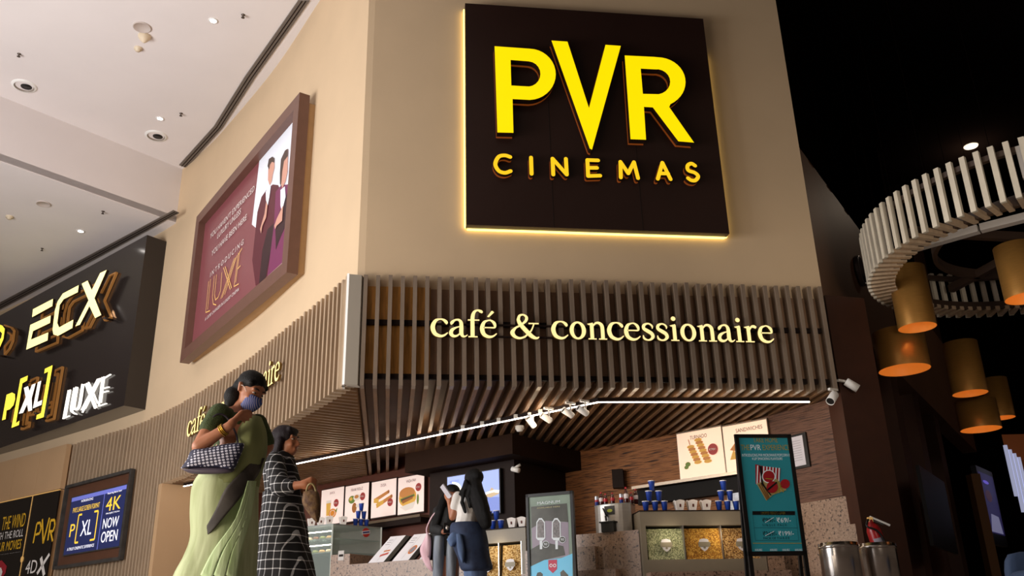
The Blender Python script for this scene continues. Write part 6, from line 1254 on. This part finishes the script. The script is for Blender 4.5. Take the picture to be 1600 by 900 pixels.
garment(Y2, [(770, 412, 466, .15, 0), (800, 409, 474, .17, 0), (830, 404, 480, .19, 0), (850, 401, 481, .2, 0), (875, 398, 487, .21, 0), (905, 394, 492, .22, 0), (960, 388, 500, .24, 0)], 0, M_chk, 'tunic_skirt', P2, .045, 9)
garment(Y2, [(940, 405, 478, .12, 0), (985, 408, 474, .1, 0)], 0, M_black, 'trousers', P2)
hb = thing('handbag', 'brown and gold handbag held in front of the checked tunic', 'handbag', w2(487, 785, -.25))
puff([(474, 768), (488, 764), (498, 770), (501, 790), (499, 812), (494, 816), (480, 800), (472, 785)], Y2 - .32, Y2 - .2, cloth('bag_brown', '#4a3020', '#6e5230', (10, 10, 10)), 'bag_body', hb)
m = MB(); m.tube([tuple(p) for p in crom([tuple(w2(478, 770, -.27)), tuple(w2(482, 758, -.3)), tuple(w2(489, 757, -.3)), tuple(w2(494, 770, -.29)), tuple(w2(497, 808, -.3))], 5)], .007, mat('strap_tan', '#8a7a50', .5)); m.build('strap', hb)

# ---- girl in the white t-shirt, back to us
Y3 = 9.1; w3 = lambda x, y, d=0: aty(x, y, Y3 + d); k3 = .95
hc = w3(739, 751, 0); hp, HP3, HM3 = headprims(hc, (-.72, .65, -.12), (0, 0, 1), k3); base3 = V((w3(738, 850).x, Y3, 0)); sh3 = w3(716, 777, 0); el3 = w3(707, 808, .02); wr3 = w3(702, 785, .05); kn3 = w3(700, 774, .06); pel3 = w3(735, 838, 0)
body = hp + [('c', w3(738, 763), .04, w3(736, 775), .048), ('c', w3(722, 776, .02), .05, w3(750, 778, -.02), .05), ('c', w3(733, 785), .095, w3(730, 815), .095), ('c', w3(730, 815), .095, pel3, .12), ('c', sh3, .045, el3, .036), ('c', el3, .036, wr3, .023), ('c', w3(752, 780, -.02), .045, w3(757, 812, .05), .035), ('c', w3(757, 812, .05), .033, w3(745, 830, .2), .022),
    ('c', pel3, .11, V((base3.x - .01, Y3, .45)), .05), ('c', pel3, .11, V((base3.x + .07, Y3 + .04, .45)), .05), ('c', V((base3.x - .01, Y3, .45)), .045, V((base3.x - .02, Y3 + .02, .07)), .035), ('c', V((base3.x + .07, Y3 + .04, .45)), .045, V((base3.x + .08, Y3 + .1, .07)), .035),
    ('c', V((base3.x - .04, Y3, .045)), .035, V((base3.x - .14, Y3 + .1, .03)), .028), ('c', V((base3.x + .14, Y3 + .08, .045)), .035, V((base3.x + .06, Y3 + .2, .03)), .028)] + handprims(wr3, kn3, (.6, -.6, 0), (-.2, .4, .3), .92, .9) + handprims(w3(745, 830, .2), w3(739, 834, .26), (0, 0, 1), (-1, 0, 0), .9, 1)
P3_ = remesh('person', body, .008, M_sk2, 3, loc=base3); tag(P3_, 'girl with very long black hair, white t-shirt and denim jacket tied at her waist', 'person'); eyes(P3_, HP3, k3)
M_tee = cloth('tee_white', '#cfcac4', '#e6e2dd', (3, 3, 3), ns=3); M_den = cloth('denim_dark', '#1c2740', '#2b3a58', (3, 3, 3), ns=3); M_den2 = cloth('denim_light', '#46597a', '#6078a0', (4, 4, 1), ns=3); M_jean = cloth('jeans_grey', '#6d7480', '#8a929c', (5, 5, 1), ns=3)
remesh('t_shirt', [('c', w3(719, 778, .02), .064, w3(752, 780, -.02), .064), ('c', w3(733, 785), .108, w3(729, 812), .105), ('c', w3(729, 812), .105, w3(728, 822), .115), ('c', sh3, .06, sh3.lerp(el3, .45), .056), ('c', w3(752, 780, -.02), .058, w3(755, 797, .02), .052)], .008, M_tee, 4, P3_)
garment(Y3, [(817, 706, 752, .13, 0), (824, 703, 757, .15, 0), (845, 704, 762, .17, 0), (870, 714, 765, .18, 0), (888, 719, 769, .18, 0), (893, 727, 761, .15, 0)], 0, M_den, 'tied_jacket', P3_, .04, 7, label='dark denim jacket tied around the waist')
puff([(698, 843), (706, 832), (716, 832), (718, 842), (710, 852), (704, 854)], Y3 - .14, Y3 - .06, M_den2, 'jacket_sleeve', P3_); puff([(713, 834), (721, 836), (726, 860), (724, 880), (718, 872), (714, 855)], Y3 - .22, Y3 - .13, M_den2, 'jacket_sleeve', P3_)
garment(Y3, [(858, 718, 764, .15, 0), (880, 722, 762, .14, 0), (900, 725, 761, .13, .02), (940, 727, 759, .12, .03), (990, 727, 759, .11, .04)], 0, M_den2, 'jeans', P3_, label='light blue jeans')
hr = [('e', HP3(0, -.02, .03), (.092, .105, .09), HM3)]; hpts = [(739, 745, -.02, .085), (742, 765, -.06, .1), (748, 782, -.09, .1), (753, 797, -.11, .095), (757, 810, -.12, .085), (759, 818, -.12, .07)]
for a, b in zip(hpts, hpts[1:]): hr.append(('c', w3(*a[:3]), a[3] * .86, w3(*b[:3]), b[3] * .86))
for st_ in ([(730, 757), (724, 770), (722, 785), (727, 800)], [(734, 760), (731, 775), (734, 792)], [(728, 752), (723, 765), (719, 772)]):
    for a, b in zip(st_, st_[1:]): hr.append(('c', w3(*a, -.12), .022, w3(*b, -.13), .016))
remesh('hair', hr, .009, M_hair, 2, P3_)
m = MB(); pc = w3(697, 768, .02); m.box(pc, (.012, .07, .15), mat('phone_pale', '#c9c6cf', .3), ax=Matrix.Rotation(.6, 3, 'Y').inverted() @ Matrix.Rotation(.6, 3, 'Z')); tag(m.build('mobile_phone', loc=pc), 'slim pale phone held up by the girl in the white t-shirt', 'phone')

# ---- girl in the black jacket, facing us
Y4 = 9.55; w4 = lambda x, y, d=0: aty(x, y, Y4 + d); k4 = .93
hc = w4(707, 774, 0); hp, HP4, HM4 = headprims(hc, (.25, -.95, -.12), (0, 0, 1), k4); base4 = V((w4(697, 850).x, Y4, 0)); shL = w4(686, 800, 0); shR = w4(717, 800, 0); eL = w4(679, 826, -.06); eR = w4(720, 826, -.05); pel4 = w4(697, 850, 0)
body = hp + [('c', w4(705, 786), .038, w4(702, 797), .045), ('c', shL, .05, shR, .05), ('c', w4(701, 805), .09, w4(698, 830), .09), ('c', w4(698, 830), .09, pel4, .11), ('c', shL, .045, eL, .036), ('c', eL, .036, w4(693, 831, -.2), .024), ('c', shR, .045, eR, .036), ('c', eR, .036, w4(706, 832, -.2), .024)]
for s, x in ((-1, 688), (1, 706)):
    kx = w4(x, 885, 0).x; body += [('c', pel4 + V((s * .05, 0, 0)), .1, V((kx, Y4 - .02, .48)), .065), ('c', V((kx, Y4 - .02, .48)), .055, V((kx, Y4, .07)), .035), ('c', V((kx, Y4 + .02, .045)), .035, V((kx + s * .03, Y4 - .15, .03)), .028)]
body += handprims(w4(693, 831, -.2), w4(698, 829, -.25), (0, -.5, -1), (.6, -.2, .4), .92, 1.1) + handprims(w4(706, 832, -.2), w4(702, 829, -.25), (0, -.5, -1), (-.6, -.2, .4), .92, 1.1)
P4 = remesh('person', body, .008, M_sk3, 3, loc=base4); tag(P4, 'girl in a long open black jacket and grey jeans facing the camera', 'person'); eyes(P4, HP4, k4)
M_bj = cloth('jacket_black', '#121213', '#1e1e20', (3, 3, 3))
remesh('jacket', [('c', shL, .066, shR, .066), ('c', w4(701, 805), .105, w4(697, 835), .11), ('c', shL, .062, eL, .056), ('c', eL, .056, eL.lerp(w4(693, 831, -.2), .75), .045), ('c', shR, .06, eR, .05), ('c', eR, .05, eR.lerp(w4(706, 832, -.2), .7), .042)], .009, M_bj, 3, P4)
garment(Y4, [(828, 676, 722, .12, 0), (845, 672, 722, .13, .01), (860, 671, 720, .12, .02), (874, 670, 718, .11, .04)], 0, M_bj, 'jacket_hem', P4, .04, 5)
for s, x0, x1 in ((-1, 677, 695), (1, 697, 714)): garment(Y4, [(838, x0 + 2, x1 + 1, .08, -.08), (860, x0, x1, .1, -.06), (900, x0 - 1, x1, .09, -.02), (950, x0, x1 - 1, .08, 0), (992, x0 + 1, x1 - 1, .07, 0)], 0, M_jean, 'trouser_leg', P4, .03, 5)
hr = [('e', HP4(0, -.025, .04), (.088, .098, .082), HM4)]
for side_ in ([(699, 770, .02, .04), (692, 785, -.03, .048), (687, 800, -.07, .05), (682, 815, -.08, .045), (678, 828, -.08, .036)], [(716, 775, .04, .035), (718, 790, .03, .035), (719, 806, .0, .032)]):
    for a, b in zip(side_, side_[1:]): hr.append(('c', w4(*a[:3]), a[3], w4(*b[:3]), b[3]))
remesh('hair', hr, .009, M_hair, 2, P4)
m = MB(); pc = w4(699, 825, -.29); m.box(pc, (.075, .03, .1), M_black, .3); m.lathe(pc + V((0, -.02, 0)), [(.022, -.02), (.022, .0), (0, .0)], M_steel, 16, (0, -1, 0)); tag(m.build('small_camera', loc=pc), 'small dark gadget in the hands of the girl in the black jacket', 'camera')
pb = thing('shoulder_bag', 'pale pink cloth bag hanging beside the girl in the black jacket', 'bag', w4(667, 860, -.02)); M_pk = cloth('bag_pink', '#cfa6b2', '#e6c6ce', (4, 4, 1))
puff([(668, 832), (674, 840), (674, 862), (672, 880), (677, 893), (668, 888), (660, 874), (656, 858), (662, 844)], Y4 - .1, Y4 + .06, M_pk, 'bag_body', pb)
m = MB(); m.tube([tuple(p) for p in crom([tuple(w4(668, 836, -.02)), tuple(w4(667, 825, -.03)), tuple(w4(676, 806, -.08)), tuple(w4(688, 795, -.07))], 5)], .008, M_pk); m.build('strap', pb)
